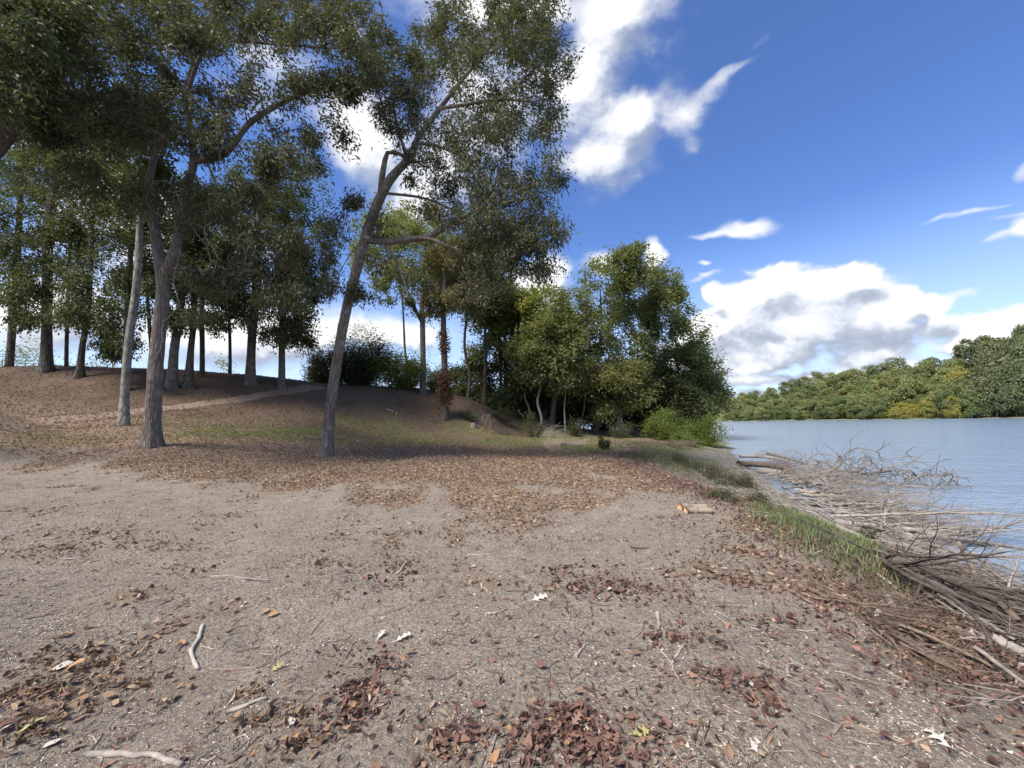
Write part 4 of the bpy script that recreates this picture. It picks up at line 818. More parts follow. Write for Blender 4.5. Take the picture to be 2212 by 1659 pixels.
# ---------------------------------------------------------------- the wooded far bank
def far_variant(seed, mat, R2=4.6, H=12.0, n=3600, card=.66):
    rr = np.random.default_rng(seed); bag = Bag(); pts = []; nl = 26
    for k in range(nl):
        z = .08 + .80 * (k + rr.uniform(0, 1)) / nl; w = math.sin(math.pi * min(.97, max(.16, (z + .14) / 1.14))) ** .6; a = rr.uniform(0, 6.283); rr_ = R2 * .72 * w * rr.uniform(.3, 1) ** .5
        c = np.array([math.cos(a) * rr_, math.sin(a) * rr_, H * z]); q = unit(rr.normal(size=(n // nl, 3))); q[:, 2] = np.where(q[:, 2] < -.5, -q[:, 2], q[:, 2]); rx = R2 * rr.uniform(.24, .42)
        pts.append(c + q * (rr.uniform(.7, 1.1, (len(q), 1))) * np.array([rx, rx, rx * 1.0]))
    P = np.vstack(pts); m = len(P); d = rr.normal(size=(m, 3)) + np.array([0, 0, -.3]); N = unit(P - np.array([0, 0, H * .45])) + rr.normal(size=(m, 3)) * .7
    tt = np.clip(rr.normal(.45, .2, m), 0, 1); V, F, T = leaf_quads(P, np.cross(N, d), N, card * rr.uniform(.6, 1.2, m), card * .62 * rr.uniform(.7, 1.2, m), tt, .05)
    bag.add(V, F, T); crown = bag.mesh('far_crown', MAT[mat], False)
    b = Bag(); V, Q = tube(np.array([[0, 0, -.6], [0, 0, H * .3], [.2, 0, H * .7]]), [.28, .2, .08], 6); b.add(V, Q)
    return crown, b.mesh('far_trunk', MAT['bark_dark'])
FV = {k: [far_variant(200 + i + 10 * j, k) for i in range(3)] for j, k in enumerate(['leaf_far', 'leaf_far_yellow', 'leaf_far_dark'])}
GF = 'trees of the wooded far bank'
rf = np.random.default_rng(77)
def far_tree(x, y, key, s, label, hs=1.0):
    z = float(zg(x, y)); cm, tm = FV[key][rf.integers(0, 3)]
    root = empty('broadleaf_tree', (x, y, z - .3), label, 'tree', GF); root.scale = (s, s, s * hs); root.rotation_euler = (0, 0, rf.uniform(0, 6.28))
    link('trunk', tm, root); link('crown', cm, root)
def far_at(u, back):                       # a spot on the far bank seen at u, so many metres behind the shore
    d = ray(u, 905); s = np.linspace(60, 700, 1500); P = np.c_[d[0] / d[1] * s, s]; k = np.argmax(P[:, 1] > np.interp(P[:, 0], FX, FY) + back); return P[k]
nf = 0
for back, us, sc in ((5, np.arange(1560, 2235, 22), .85), (14, np.arange(1572, 2240, 24), 1.0), (26, np.arange(1580, 2250, 24), 1.08), (42, np.arange(1590, 2260, 26), 1.12), (62, np.arange(1600, 2260, 26), 1.15), (86, np.arange(1610, 2260, 28), 1.15)):
    for u in us:
        x, y = far_at(u + rf.uniform(-9, 9), back + rf.uniform(-3, 4)); key = 'leaf_far'; hs = rf.uniform(.85, 1.15); s = sc * rf.uniform(.82, 1.18)
        if back < 20 and 1880 < u < 2085 and rf.uniform() < .6: key = 'leaf_far_yellow'; s *= rf.uniform(.5, .8)
        elif back < 50 and 1995 < u < 2130 and rf.uniform() < .2: key = 'leaf_far_yellow'
        if u > 2105: key = 'leaf_far_dark'; s *= 1.15; hs *= 1.08 + (u - 2105) / 260
        g_ = float(np.interp(u, [1560, 1650, 1750, 1850, 1950, 2050, 2110], [.62, .72, .82, .92, 1.05, 1.22, 1.15])); s *= g_ ** .5; hs *= g_ ** .6
        if back < 20 and 1560 <= u < 1620: s *= .8
        row = 0 if back < 10 else (1 if back < 50 else 2)
        lab = {'leaf_far': ['olive green tree in the front row by the waterline of the far bank', 'olive green tree halfway up the wooded hillside across the river', 'olive green tree on the ridge of the wooded hill across the river'],
               'leaf_far_yellow': ['golden yellow tree low on the far bank by the waterline', 'golden yellow tree behind the yellow ones of the far waterline', 'golden yellow tree on the far ridge'],
               'leaf_far_dark': ['dark tree by the waterline at the right end of the far bank', 'tall dark tree on the slope at the right end of the far bank', 'tall dark tree on the ridge at the right end of the far bank']}[key][row]
        far_tree(x, y, key, s, lab, hs); nf += 1

for i, (u, Y, hh, key) in enumerate([(-20, 85, .9, 'leaf_far'), (60, 95, 1.0, 'leaf_far_yellow'), (150, 90, .85, 'leaf_far'), (240, 96, .9, 'leaf_far'), (330, 100, .8, 'leaf_far'), (430, 105, .7, 'leaf_far_yellow'), (520, 110, .75, 'leaf_far'), (620, 112, .8, 'leaf_far'), (720, 105, .8, 'leaf_far'), (820, 100, .9, 'leaf_far'), (900, 104, .9, 'leaf_far')]):
    q = at(u, 830, Y); cm, tm = FV[key][i % 3]; root = empty('broadleaf_tree', (q[0], q[1], float(zg(q[0], q[1])) - .3), 'hazy tree far beyond the knoll, seen between the trunks on the crest', 'tree', 'trees far beyond the knoll')
    root.scale = (hh * 1.2, hh * 1.2, hh); link('trunk', tm, root); link('crown', cm, root)
# trees past the point, left end of the far bank and beyond the knoll field
# ---------------------------------------------------------------- things lying on the ground
def surf(x, y): return np.maximum(zg(x, y), WATER_Z)
def hit(u, v):                            # sight line against ground or water
    d = ray(u, v); s = np.geomspace(.8, 300, 2500); p = CAM + d * s[:, None]; k = int(np.argmax(p[:, 2] < surf(p[:, 0], p[:, 1])))
    if k == 0: print('NO HIT', u, v)
    return p[k]
def stick(name, label, cat, uvs, wpx, mat, group=None, lift=.0, ns=6, taper=.6, wig=.004, lifts=None, ends=None, seed=0, rad=None):
    rr = np.random.default_rng(seed + int(uvs[0][0])); P = np.array([hit(*q) for q in uvs]); r = (wpx * K / F_PX * P[:, 1].mean() / 2) if rad is None else rad
    if lifts is not None: P[:, 2] += np.array(lifts)
    E = catmull(P, max(.03, np.linalg.norm(P[-1] - P[0]) / 14)) if len(P) > 2 else np.linspace(P[0], P[1], 9)
    E = E + rr.normal(size=E.shape) * wig * [1, 1, .3]
    if lifts is None: E[:, 2] = np.maximum(E[:, 2], surf(E[:, 0], E[:, 1]) + r * .55) + lift
    else: E[:, 2] += r * .5
    R2 = r * np.linspace(1, taper, len(E)) * (1 + .10 * rr.normal(size=len(E)))
    o = E.mean(0); V, Q = tube(E - o, R2, ns, rough=.12, rng=rr); b = Bag(); b.add(V, Q)
    for k, ends_i in ((0, E[0] - o), (len(E) - 1, E[-1] - o)):          # close both ends
        base = (0 if k == 0 else (len(E) - 1) * ns); ring = np.arange(base, base + ns); c = b.n; 
        b.V.append(ends_i[None]); b.T.append(np.array([.5], np.float32)); b.n += 1
        b.F.append(np.stack([ring, np.roll(ring, -1), np.full(ns, c)], 1))
    me = b.mesh(name, MAT[mat], ns > 6)
    if ends: me.materials.append(MAT[ends]); n3 = 2 * ns; mi = np.zeros(len(me.polygons), np.int32); mi[-n3:] = 1; mi = np.where(np.array([len(p.vertices) for p in me.polygons]) == 3, 1, 0); me.polygons.foreach_set('material_index', mi.astype(np.int32))
    ob = link(name, me); ob.location = tuple(map(float, o)); return tag(ob, label, cat, group)
stick('stick', 'curved pale stick lying alone on bare dirt at the lower left', 'stick', [(438, 1352), (430, 1381), (413, 1407), (418, 1429), (430, 1447)], 8, 'stick_pale', ns=8, taper=.8)
stick('stick', 'short white weathered stick pointing at a heap of brown leaves, lower left', 'stick', [(490, 1541), (530, 1528), (575, 1511)], 9, 'stick_pale', ns=8, taper=.8)
stick('stick', 'thick grey brown stick at the bottom edge, left of the middle', 'stick', [(183, 1634), (279, 1634), (340, 1641), (395, 1656)], 13, 'drift', ns=8, taper=.7)
stick('stick', 'upright looking pale stub of peeled wood on the dirt, right of the middle', 'stick', [(1420, 1328), (1423, 1345), (1421, 1364)], 9, 'stick_pale', ns=8)
stick('stick', 'short dark stick by itself on the dirt, halfway to the bank', 'stick', [(1361, 1183), (1402, 1185)], 5, 'drift_dark', ns=6)
stick('stick', 'forked pale twig beside red brown leaves, centre left', 'stick', [(878, 1214), (862, 1237), (833, 1263)], 4, 'stick_pale')
stick('stick', 'long arched thin branch near the lower right corner', 'branch', [(1798, 1586), (1832, 1564), (1893, 1586), (1968, 1607), (2042, 1596)], 7, 'drift_brown')
stick('stick', 'straight brown stick above the arched branch, lower right', 'stick', [(2005, 1498), (2030, 1522), (2055, 1546)], 8, 'drift')
GT = 'sticks scattered on the bare dirt'
for i, (pts, w, m_) in enumerate([([(453, 1246), (520, 1249), (584, 1254)], 4, 'drift'), ([(458, 1449), (505, 1447), (554, 1444)], 5, 'drift_brown'), ([(497, 1516), (550, 1492), (597, 1470)], 5, 'stick_pale'),
        ([(1173, 1270), (1208, 1286), (1247, 1333)], 4, 'drift_dark'), ([(1245, 1422), (1256, 1407), (1267, 1394)], 6, 'stick_pale'), ([(1014, 1553), (1040, 1547), (1064, 1546)], 8, 'drift'), ([(853, 1472), (880, 1475), (907, 1477)], 6, 'drift'),
        ([(1474, 1398), (1452, 1442), (1476, 1478)], 6, 'drift'), ([(1404, 1385), (1428, 1410), (1452, 1434)], 5, 'drift'), ([(1959, 1466), (2005, 1478), (2055, 1494)], 6, 'drift_dark'), ([(1719, 1394), (1741, 1429), (1778, 1460)], 6, 'drift_dark'),
        ([(1702, 1455), (1700, 1440), (1722, 1435)], 6, 'drift'), ([(1846, 1385), (1911, 1387), (1981, 1418)], 6, 'drift_brown'), ([(2100, 1518), (2160, 1531)], 4, 'drift'), ([(1040, 1270), (1062, 1283)], 5, 'drift'), ([(1050, 1330), (1075, 1326)], 7, 'stick_pale'),
        ([(1250, 1375), (1262, 1358), (1270, 1350)], 4, 'drift'), ([(1225, 1330), (1240, 1362)], 4, 'drift'), ([(1480, 1232), (1560, 1252), (1650, 1262)], 3, 'drift_brown'), ([(1630, 1480), (1650, 1540), (1690, 1600)], 4, 'drift'), ([(1660, 1230), (1740, 1258), (1810, 1290)], 4, 'drift_brown'),
        ([(60, 1560), (45, 1590), (30, 1615)], 7, 'drift_dark'), ([(1010, 1200), (1060, 1198)], 3, 'drift'), ([(1190, 1262), (1250, 1278)], 4, 'drift_dark'), ([(1060, 1630), (1068, 1600), (1080, 1585)], 8, 'stick_pale'), ([(1380, 1290), (1440, 1300), (1490, 1330)], 4, 'drift_brown')]):
    stick('stick', 'thin dry stick lying on the bare dirt', 'stick', pts, w, m_, GT, seed=i)
rs = np.random.default_rng(41)
for i in range(90):
    Y = rs.uniform(1.7, 6.5) ** 1.0; X = rs.uniform(-1.25, 1.05) * Y; 
    if X > np.interp(Y, SH_Y, ED_X) - .2: continue
    a = rs.uniform(0, 6.28); Lk = rs.uniform(.05, .22); p = np.array([X, Y]); q = p + Lk * np.array([math.cos(a), math.sin(a)]); md = (p + q) / 2 + rs.normal(size=2) * .015
    E = catmull(np.array([[*p, 0], [*md, 0], [*q, 0]]), .03); rad = rs.uniform(.0022, .0055); E[:, 2] = zg(E[:, 0], E[:, 1]) + rad + rs.uniform(0, .004)
    V, Q = tube(E - E[0], rad * np.linspace(1, .5, len(E)), 5); b = Bag(); b.add(V, Q); o = link('stick', b.mesh('stick', MAT[['drift', 'drift_brown', 'stick_pale', 'drift_dark'][rs.integers(0, 4)]]))
    o.location = E[0]; tag(o, 'thin dry stick lying on the bare dirt', 'stick', GT)

# cut firewood
stick('log', 'sawn firewood log with a round orange cut end, left of the pair on the dirt', 'log', [(1468, 1101), (1500, 1101), (1530, 1103)], 17, 'fire_wood', ns=12, taper=.85, ends='cut_wood')
stick('log', 'sawn firewood log lying in front, its pale end turned right', 'log', [(1482, 1108), (1510, 1108), (1539, 1110)], 17, 'fire_wood', ns=12, taper=.8, ends='cut_wood')
stick('log', 'thin split piece of firewood behind the two round logs', 'log', [(1466, 1093), (1490, 1095), (1508, 1097)], 8, 'drift', ns=7, ends='cut_wood')
stick('log', 'long grey branch lying behind the foot of the leaning oak', 'log', [(655, 948), (700, 949), (745, 950)], 6, 'drift', ns=8)
stick('log', 'dark log lying at the edge of the dirt, right of the white brush', 'log', [(1212, 962), (1235, 964), (1258, 966)], 8, 'drift_dark', ns=8)
stick('branch', 'pale bent branch on the bank face below the slim tree', 'branch', [(858, 893), (855, 903), (868, 906)], 3, 'stick_pale')
stick('branch', 'white bent branch lying on the grass at the foot of the knoll', 'branch', [(764, 962), (775, 957), (770, 951)], 3, 'stick_pale')
stick('branch', 'pale branch lying on the knoll right of the leaning oak', 'branch', [(832, 884), (850, 890)], 3, 'stick_pale')
# stump with a ragged cut
P = hit(1023, 924); rr = np.random.default_rng(5); V, Q = tube(np.array([[0, 0, -.2], [0, 0, .15], [.01, 0, .3], [.02, 0, .42]]), [.33, .26, .24, .23], 14, rough=.12, rng=rr); b = Bag(); b.add(V, Q)
root = empty('tree_stump', P, 'pale sawn stump at the foot of the bank before the wood', 'stump'); link('stump_bark', b.mesh('stump_bark', MAT['bark_pale']), root)
th = np.arange(14) / 14 * 6.283; V = np.r_[np.c_[.02 + .225 * np.cos(th), .225 * np.sin(th), np.full(14, .424)], [[.02, 0, .43]]]; F = np.stack([np.arange(14), np.roll(np.arange(14), -1), np.full(14, 14)], 1)
link('cut_face', mesh_np('cut_face', V, [F], MAT['stick_pale'], np.full(15, .5)), root)

# dead branches: a set of forms, copied round the bank
def dead_branch(seed, L=2.2, r=.028, kids=7, droopy=.0, fine=True):
    rr = np.random.default_rng(seed); b = Bag()
    def arm(p, d, L, r, lv):
        n = max(5, int(L / .12)); C = [p]; dd = d.copy()
        for i in range(n): dd = unit(dd + rr.normal(size=3) * [.11, .11, .07] + np.array([0, 0, -.015 * droopy - .05 * dd[2]])); C.append(C[-1] + dd * L / n)
        C = np.array(C); R2 = r * np.linspace(1, .25, len(C)); V, Q = tube(C, R2, 6 if lv == 0 else (4 if lv == 1 else 3)); b.add(V, Q)
        if lv < (3 if fine else 2):
            for _ in range(kids if lv == 0 else (4 if lv == 1 else 2)):
                j = rr.integers(len(C) // 5, len(C) - 1); dv = unit(C[min(j + 1, len(C) - 1)] - C[j]); s = rr.normal(size=3) * [1, 1, .55]; s -= dv * (s @ dv)
                arm(C[j], unit(dv * .9 + unit(s) * rr.uniform(.5, 1.0)), L * rr.uniform(.28, .55), R2[j] * .62, lv + 1)
    arm(np.zeros(3), np.array([1.0, 0, .04]), L, r, 0); return b
DB = {}
for m_ in ('drift', 'drift_dark', 'drift_brown', 'stick_pale'):
    DB[m_] = [dead_branch(300 + i, [2.4, 1.8, 3.0, 1.4, 2.0][i], [.030, .020, .038, .014, .018][i], [7, 6, 9, 5, 8][i]).mesh('dead_branch', MAT[m_]) for i in range(5)]
rd = np.random.default_rng(55)
def place_branch(p, az, s, m_, label, group, tilt=0.0, k=None, name='driftwood_branch', roll=None, lift=.03, cat='branch'):
    o = link(name, DB[m_][rd.integers(0, 5) if k is None else k]); z = float(surf(p[0], p[1]))
    q = np.array([p[0] + math.cos(az) * s, p[1] + math.sin(az) * s]); sl_ = math.atan2(float(surf(q[0], q[1])) - z, s)
    o.location = (float(p[0]), float(p[1]), z + lift); o.rotation_euler = (rd.uniform(-.4, .4) if roll is None else roll, -sl_ - tilt, az); o.scale = (s,) * 3
    return tag(o, label, cat, group)
def inpoly(u0, v0, u1, v1, n, wid):
    """n points scattered along a band in the picture, dropped on ground or water"""
    t = rd.uniform(0, 1, n); return [hit(u0 + (u1 - u0) * a + rd.normal() * wid * .3, v0 + (v1 - v0) * a + rd.normal() * wid) for a in t]
# the silver heap along the water, middle distance
for p in inpoly(1640, 1035, 1930, 1165, 74, 13): place_branch(p, rd.normal(-.35, .75), rd.uniform(.9, 1.6), 'drift', 'silver grey dead branch in the drift heap along the waterline', 'silver driftwood branches on the shore', lift=.12, tilt=rd.uniform(-.02, .12))
for p in inpoly(1620, 1008, 1790, 1070, 40, 9): place_branch(p, rd.normal(-.1, .5), rd.uniform(1.0, 1.7), 'drift', 'silver grey dead branch piled by the logs at the far end of the drift heap', 'silver driftwood branches by the logs', lift=.15, tilt=rd.uniform(-.02, .15))
for p in inpoly(1790, 1120, 1990, 1200, 30, 12): place_branch(p, rd.normal(-.3, .5), rd.uniform(.6, 1.1), 'stick_pale', 'bleached dead branch at the edge of the water below the grass strip', 'bleached driftwood branches on the shore', lift=.05)
for p in inpoly(1880, 1205, 2230, 1320, 72, 20): place_branch(p, rd.normal(-.75, .85), rd.uniform(.6, 1.15), 'drift_dark', 'dark wet dead branch in the tangle at the right edge', 'dark branches of the near tangle', lift=.10, tilt=rd.uniform(0, .15))
for p in inpoly(1900, 1215, 2240, 1420, 44, 34): place_branch(p, rd.normal(-.8, .85), rd.uniform(.55, 1.1), 'drift', 'grey dead branch in the tangle at the right edge', 'grey branches of the near tangle', lift=.04)
for p in inpoly(1700, 1250, 2240, 1500, 46, 22): place_branch(p, rd.normal(-.75, .75), rd.uniform(.3, .6), 'drift_brown', 'thin brown branch lying down the bank beside the dark tangle', 'brown branches on the bank', lift=.01)
# logs of the heap
GL = None
stick('driftwood_log', 'straight sawn grey log lying highest on the far end of the heap', 'log', [(1597, 999), (1650, 1000), (1705, 1003)], 8, 'drift', ns=9, lifts=[.35, .32, .15])
stick('driftwood_log', 'grey log crossing the heap at a slant behind the sawn one', 'log', [(1658, 994), (1700, 1000), (1745, 1008)], 7, 'drift', ns=9, lifts=[.4, .25, .1])
stick('driftwood_log', 'thick brown weathered log curving down the heap to the water', 'log', [(1595, 1012), (1640, 1014), (1690, 1022), (1722, 1036), (1738, 1052)], 14, 'drift_brown', ns=11, lifts=[.15, .2, .2, .1, 0])
stick('driftwood_log', 'bare grey log below the thick brown one, curving the same way', 'log', [(1628, 1024), (1680, 1030), (1715, 1045), (1745, 1062)], 8, 'drift', ns=9, lifts=[.1, .12, .08, 0])
stick('driftwood_log', 'long log lying out on the water from the heap', 'log', [(1740, 1033), (1800, 1034), (1870, 1030), (1925, 1024)], 8, 'drift_brown', ns=9, lifts=[.1, .1, .1, .12])
stick('driftwood_log', 'pale peeled log along the shore below the grass strip', 'log', [(1800, 1150), (1850, 1170), (1905, 1190)], 11, 'stick_pale', ns=9, lifts=[.08, .08, .06])
stick('driftwood_log', 'dark log with a broken reddish end beside the pale peeled one', 'log', [(1840, 1146), (1880, 1152), (1932, 1160)], 8, 'drift_dark', ns=9, lifts=[.15, .15, .12])
stick('driftwood_log', 'dark thick log under the near tangle', 'log', [(1960, 1262), (2020, 1290), (2090, 1325), (2160, 1355)], 16, 'drift_dark', ns=10, lifts=[.1, .12, .1, .05])
stick('driftwood_log', 'brown log slanting down through the near tangle to the right edge', 'log', [(2080, 1262), (2130, 1305), (2175, 1345), (2225, 1390)], 17, 'drift_brown', ns=10, lifts=[.2, .16, .12, .06])
stick('driftwood_log', 'grey log at the right edge under the brown one', 'log', [(2040, 1300), (2100, 1345), (2170, 1385), (2230, 1420)], 12, 'drift', ns=9, lifts=[.06, .06, .05, .03])
def up_stub(name, label, pts, Y, w, m_):
    P, r = path_px([(u, v, y) for (u, v), y in zip(pts, Y)], w); E = catmull(np.c_[P, r], .1); V, Q = tube(E[:, :3] - P[0], E[:, 3], 9, rough=.1, rng=np.random.default_rng(2)); b = Bag(); b.add(V, Q)
    th_n = 9; c = b.n; ring = np.arange((len(E) - 1) * 9, len(E) * 9); b.V.append((E[-1:, :3] - P[0])); b.T.append(np.array([.5], np.float32)); b.n += 1; b.F.append(np.stack([ring, np.roll(ring, -1), np.full(9, c)], 1))
    o = link(name, b.mesh(name, MAT[m_])); o.location = tuple(P[0]); return tag(o, label, 'branch')
y0 = hit(2110, 1290)[1]
up_stub('branch_stub', 'thick broken stub sticking up out of the tangle at the right edge', [(2115, 1300), (2107, 1254), (2100, 1224), (2084, 1197), (2070, 1170)], [y0, y0, y0 + .03, y0 + .05, y0 + .05], [13, 13, 12, 11, 9], 'drift_brown')
y0 = hit(1784, 1138)[1]
up_stub('branch_stub', 'dark curved stub rising beside the green grass strip', [(1786, 1140), (1783, 1128), (1774, 1115), (1765, 1106)], [y0, y0, y0, y0], [11, 10, 8, 6], 'drift_dark')
y0 = hit(1728, 1116)[1]
up_stub('branch_stub', 'arched mossy dark branch at the upper end of the grass strip', [(1728, 1116), (1720, 1103), (1706, 1097), (1690, 1099)], [y0, y0, y0, y0], [9, 9, 7, 4], 'drift_dark')
# fallen tree lying out in the river
rng = np.random.default_rng(9); sk = Skel(rng)
def wat(u, v, up=0): d = ray(u, v); p = CAM + d * ((WATER_Z - CAM_H) / d[2]); return p + [0, 0, up]
tp = np.array([wat(1640, 1020, .15), wat(1730, 1032, .15), wat(1820, 1044, .12), wat(1930, 1052, .1), wat(2030, 1058, .05)]); sk.add_path(tp, np.array([.10, .085, .065, .045, .02]), -1, 1, .25)
tg = []
for (u, v, ru, rv, n, zu) in [(1750, 1030, 70, 10, 90, .55), (1850, 1036, 80, 14, 210, .8), (1950, 1050, 80, 13, 190, .55), (2050, 1056, 55, 10, 90, .35), (1820, 1070, 100, 10, 90, .15), (1900, 1078, 70, 8, 16, .1), (1690, 1015, 40, 8, 12, .5)]:
    for _ in range(n):
        q = rng.normal(size=2) * .55; p = wat(u + q[0] * ru, v + q[1] * rv); tg.append(p + [0, 0, abs(rng.normal()) * zu])
sk.grow(np.array(tg), up=0, wig=.035, step=.22); sk.pipe(tip=.011, maxr=.055)
root = empty('fallen_tree', tp[0], 'bare grey fallen tree lying out in the river, its twigs above the water', 'fallen tree')
b = Bag(); V, Q = tube(sk.P[sk.lab == 1], sk.rad[sk.lab == 1], 9, rough=.1, rng=rng); b.add(V - tp[0], Q); link('trunk', b.mesh('trunk', MAT['drift']), root)
b = Bag(); sk.tubes(sk.lab == 9, b); link('branches', b.mesh('branches', MAT['drift'], origin=tp[0]), root)['kind'] = 'stuff'
# bent saplings arching over the heap
for i, pts in enumerate([[(1622, 1000), (1628, 985), (1645, 975), (1662, 978), (1668, 995)], [(1690, 1005), (1697, 985), (1712, 972), (1728, 980), (1735, 1000), (1742, 1030)], [(1740, 1005), (1752, 985), (1770, 980), (1785, 992), (1790, 1010)], [(1815, 1020), (1822, 1004), (1838, 1000), (1850, 1012), (1862, 1028)],
                        [(1850, 1022), (1880, 1000), (1930, 990), (1990, 985)], [(1880, 1025), (1930, 1005), (1990, 1000), (2040, 1012)]]):
    Y = hit(*pts[0])[1]; P, r = path_px([(u, v, Y - .12 * j) for j, (u, v) in enumerate(pts)], np.linspace(2.4, 1.1, len(pts))); E = catmull(np.c_[P, r], .15); V, Q = tube(E[:, :3] - P[0], E[:, 3], 4); b = Bag(); b.add(V, Q)
    for _ in range(5):
        j = rng.integers(2, len(E) - 2); d = unit(rng.normal(size=3) + [0, 0, .5]) * .45; V, Q = tube(np.array([E[j, :3], E[j, :3] + d * .5 + [0, 0, .04], E[j, :3] + d]) - P[0], [.008, .006, .004], 3); b.add(V, Q)
    o = link('bent_twig', b.mesh('bent_twig', MAT['drift'])); o.location = tuple(P[0]); tag(o, 'thin bare twig arching over the driftwood against the water', 'twig', 'twigs arching over the driftwood')
# brush piles at the wood's edge
def brush(u, v, w, h, n, m_, label, seed, cat='brush pile'):
    rr = np.random.default_rng(seed); c = hit(u, v); R2 = w * K / F_PX * c[1] / 2; H = h * K / F_PX * c[1]; b = Bag()
    for _ in range(n):
        a = rr.uniform(0, 6.28); rd_ = R2 * rr.uniform(0, .7); p = np.array([math.cos(a) * rd_, math.sin(a) * rd_, 0]); a2 = rr.uniform(0, 6.28); Lk = R2 * rr.uniform(.5, 1.3); q = p + np.array([math.cos(a2) * Lk, math.sin(a2) * Lk * .6, H * rr.uniform(.1, 1.1)]); mid = (p + q) / 2 + [0, 0, H * rr.uniform(0, .6)]
        p[2] = float(zg(c[0] + p[0], c[1] + p[1])) - c[2]; C = catmull(np.array([p, mid, q]), .2); V, Q = tube(C, np.linspace(rr.uniform(.01, .024), .006, len(C)), 4); b.add(V, Q)
    o = link('brush_pile', b.mesh('brush_pile', MAT[m_])); o.location = tuple(c); tag(o, label, cat); return o
brush(1180, 945, 75, 28, 46, 'stick_pale', 'spreading pile of white bare branches on the grass before the wood', 1)
brush(1175, 915, 60, 14, 36, 'drift', 'low pile of grey branches behind the white one', 2)
brush(1400, 942, 80, 26, 90, 'drift', 'tangled grey brush pile at the foot of the wood beside the bright bushes', 3)
brush(1085, 940, 50, 12, 50, 'drift_dark', 'low dark heap of twigs right of the stump', 4)
brush(1450, 965, 110, 14, 110, 'drift_brown', 'brown heap of cut brush in front of the bright green bushes', 5)
brush(1040, 912, 60, 22, 22, 'drift', 'leaning dead branches on the bank before the wood', 6)

# ---------------------------------------------------------------- leaves on the ground
def leaf_form(kind, seed):
    rr = np.random.default_rng(seed)
    if kind == 'oak':
        xs = [0, .12, .22, .30, .42, .50, .62, .72, .84, 1.0]; ws = [.02, .11, .10, .24, .17, .33, .18, .25, .11, 0]
    elif kind == 'star':
        xs = [0, .15, .28, .36, .48, .58, .66, .80, .88, 1.0]; ws = [.015, .05, .38, .10, .09, .46, .12, .10, .26, 0]
    else:
        xs = [0, .12, .25, .4, .55, .7, .82, .92, 1.0]; ws = [.02, .11, .19, .23, .23, .19, .13, .06, 0]
    xs = np.array(xs); ws = np.array(ws) * rr.uniform(.85, 1.15, len(xs)); n = len(xs); cl = rr.uniform(.10, .35) if kind != 'star' else .12; cu = rr.uniform(-.7, .8)
    def z(x, w): return cl * abs(w) * 1.1 + cu * .35 * (x - .45) ** 2
    mid = np.c_[xs, rr.normal(size=n) * .012, z(xs, 0) + rr.normal(size=n) * .01]; sl = -.06
    up = np.c_[xs + ws * .25, ws, [z(a, b) + rr.normal() * .03 for a, b in zip(xs, ws)]]; dn = np.c_[xs + ws * .25, -ws, [z(a, b * .9) + rr.normal() * .03 for a, b in zip(xs, ws)]]
    st = np.array([[-.22, .01, .03], [-.22, -.012, .03]])
    V = np.vstack([mid, up, dn, st]); F4 = []
    for i in range(n - 1): F4 += [[i, i + 1, n + i + 1, n + i], [i + 1, i, 2 * n + i, 2 * n + i + 1]]
    F4 += [[3 * n, n, 2 * n, 3 * n + 1]]
    V[:, 2] -= np.percentile(V[:, 2], 15); return V, F4
LF = {}
for m_ in ('litter', 'litter_dark', 'leaf_white', 'leaf_tan', 'leaf_yellow'):
    LF[m_] = []
    for i, kd in enumerate(['oval', 'oak', 'oval', 'star', 'oval', 'oak']):
        V, F4 = leaf_form(kd, 500 + i); LF[m_].append(mesh_np('fallen_leaf', V, [F4], MAT[m_], np.full(len(V), .45), False))
rl = np.random.default_rng(66)
def leaf_at(u, v, m_, size, k=None, label=None, group=None, lift=.004, az=None):
    p = hit(u, v); o = link('fallen_leaf', LF[m_][rl.integers(0, 6) if k is None else k]); o.location = (p[0], p[1], float(zg(p[0], p[1])) + lift)
    o.rotation_euler = (rl.normal() * .22, rl.normal() * .22, rl.uniform(0, 6.28) if az is None else az); o.scale = (size,) * 3; return tag(o, label, 'leaf', group)
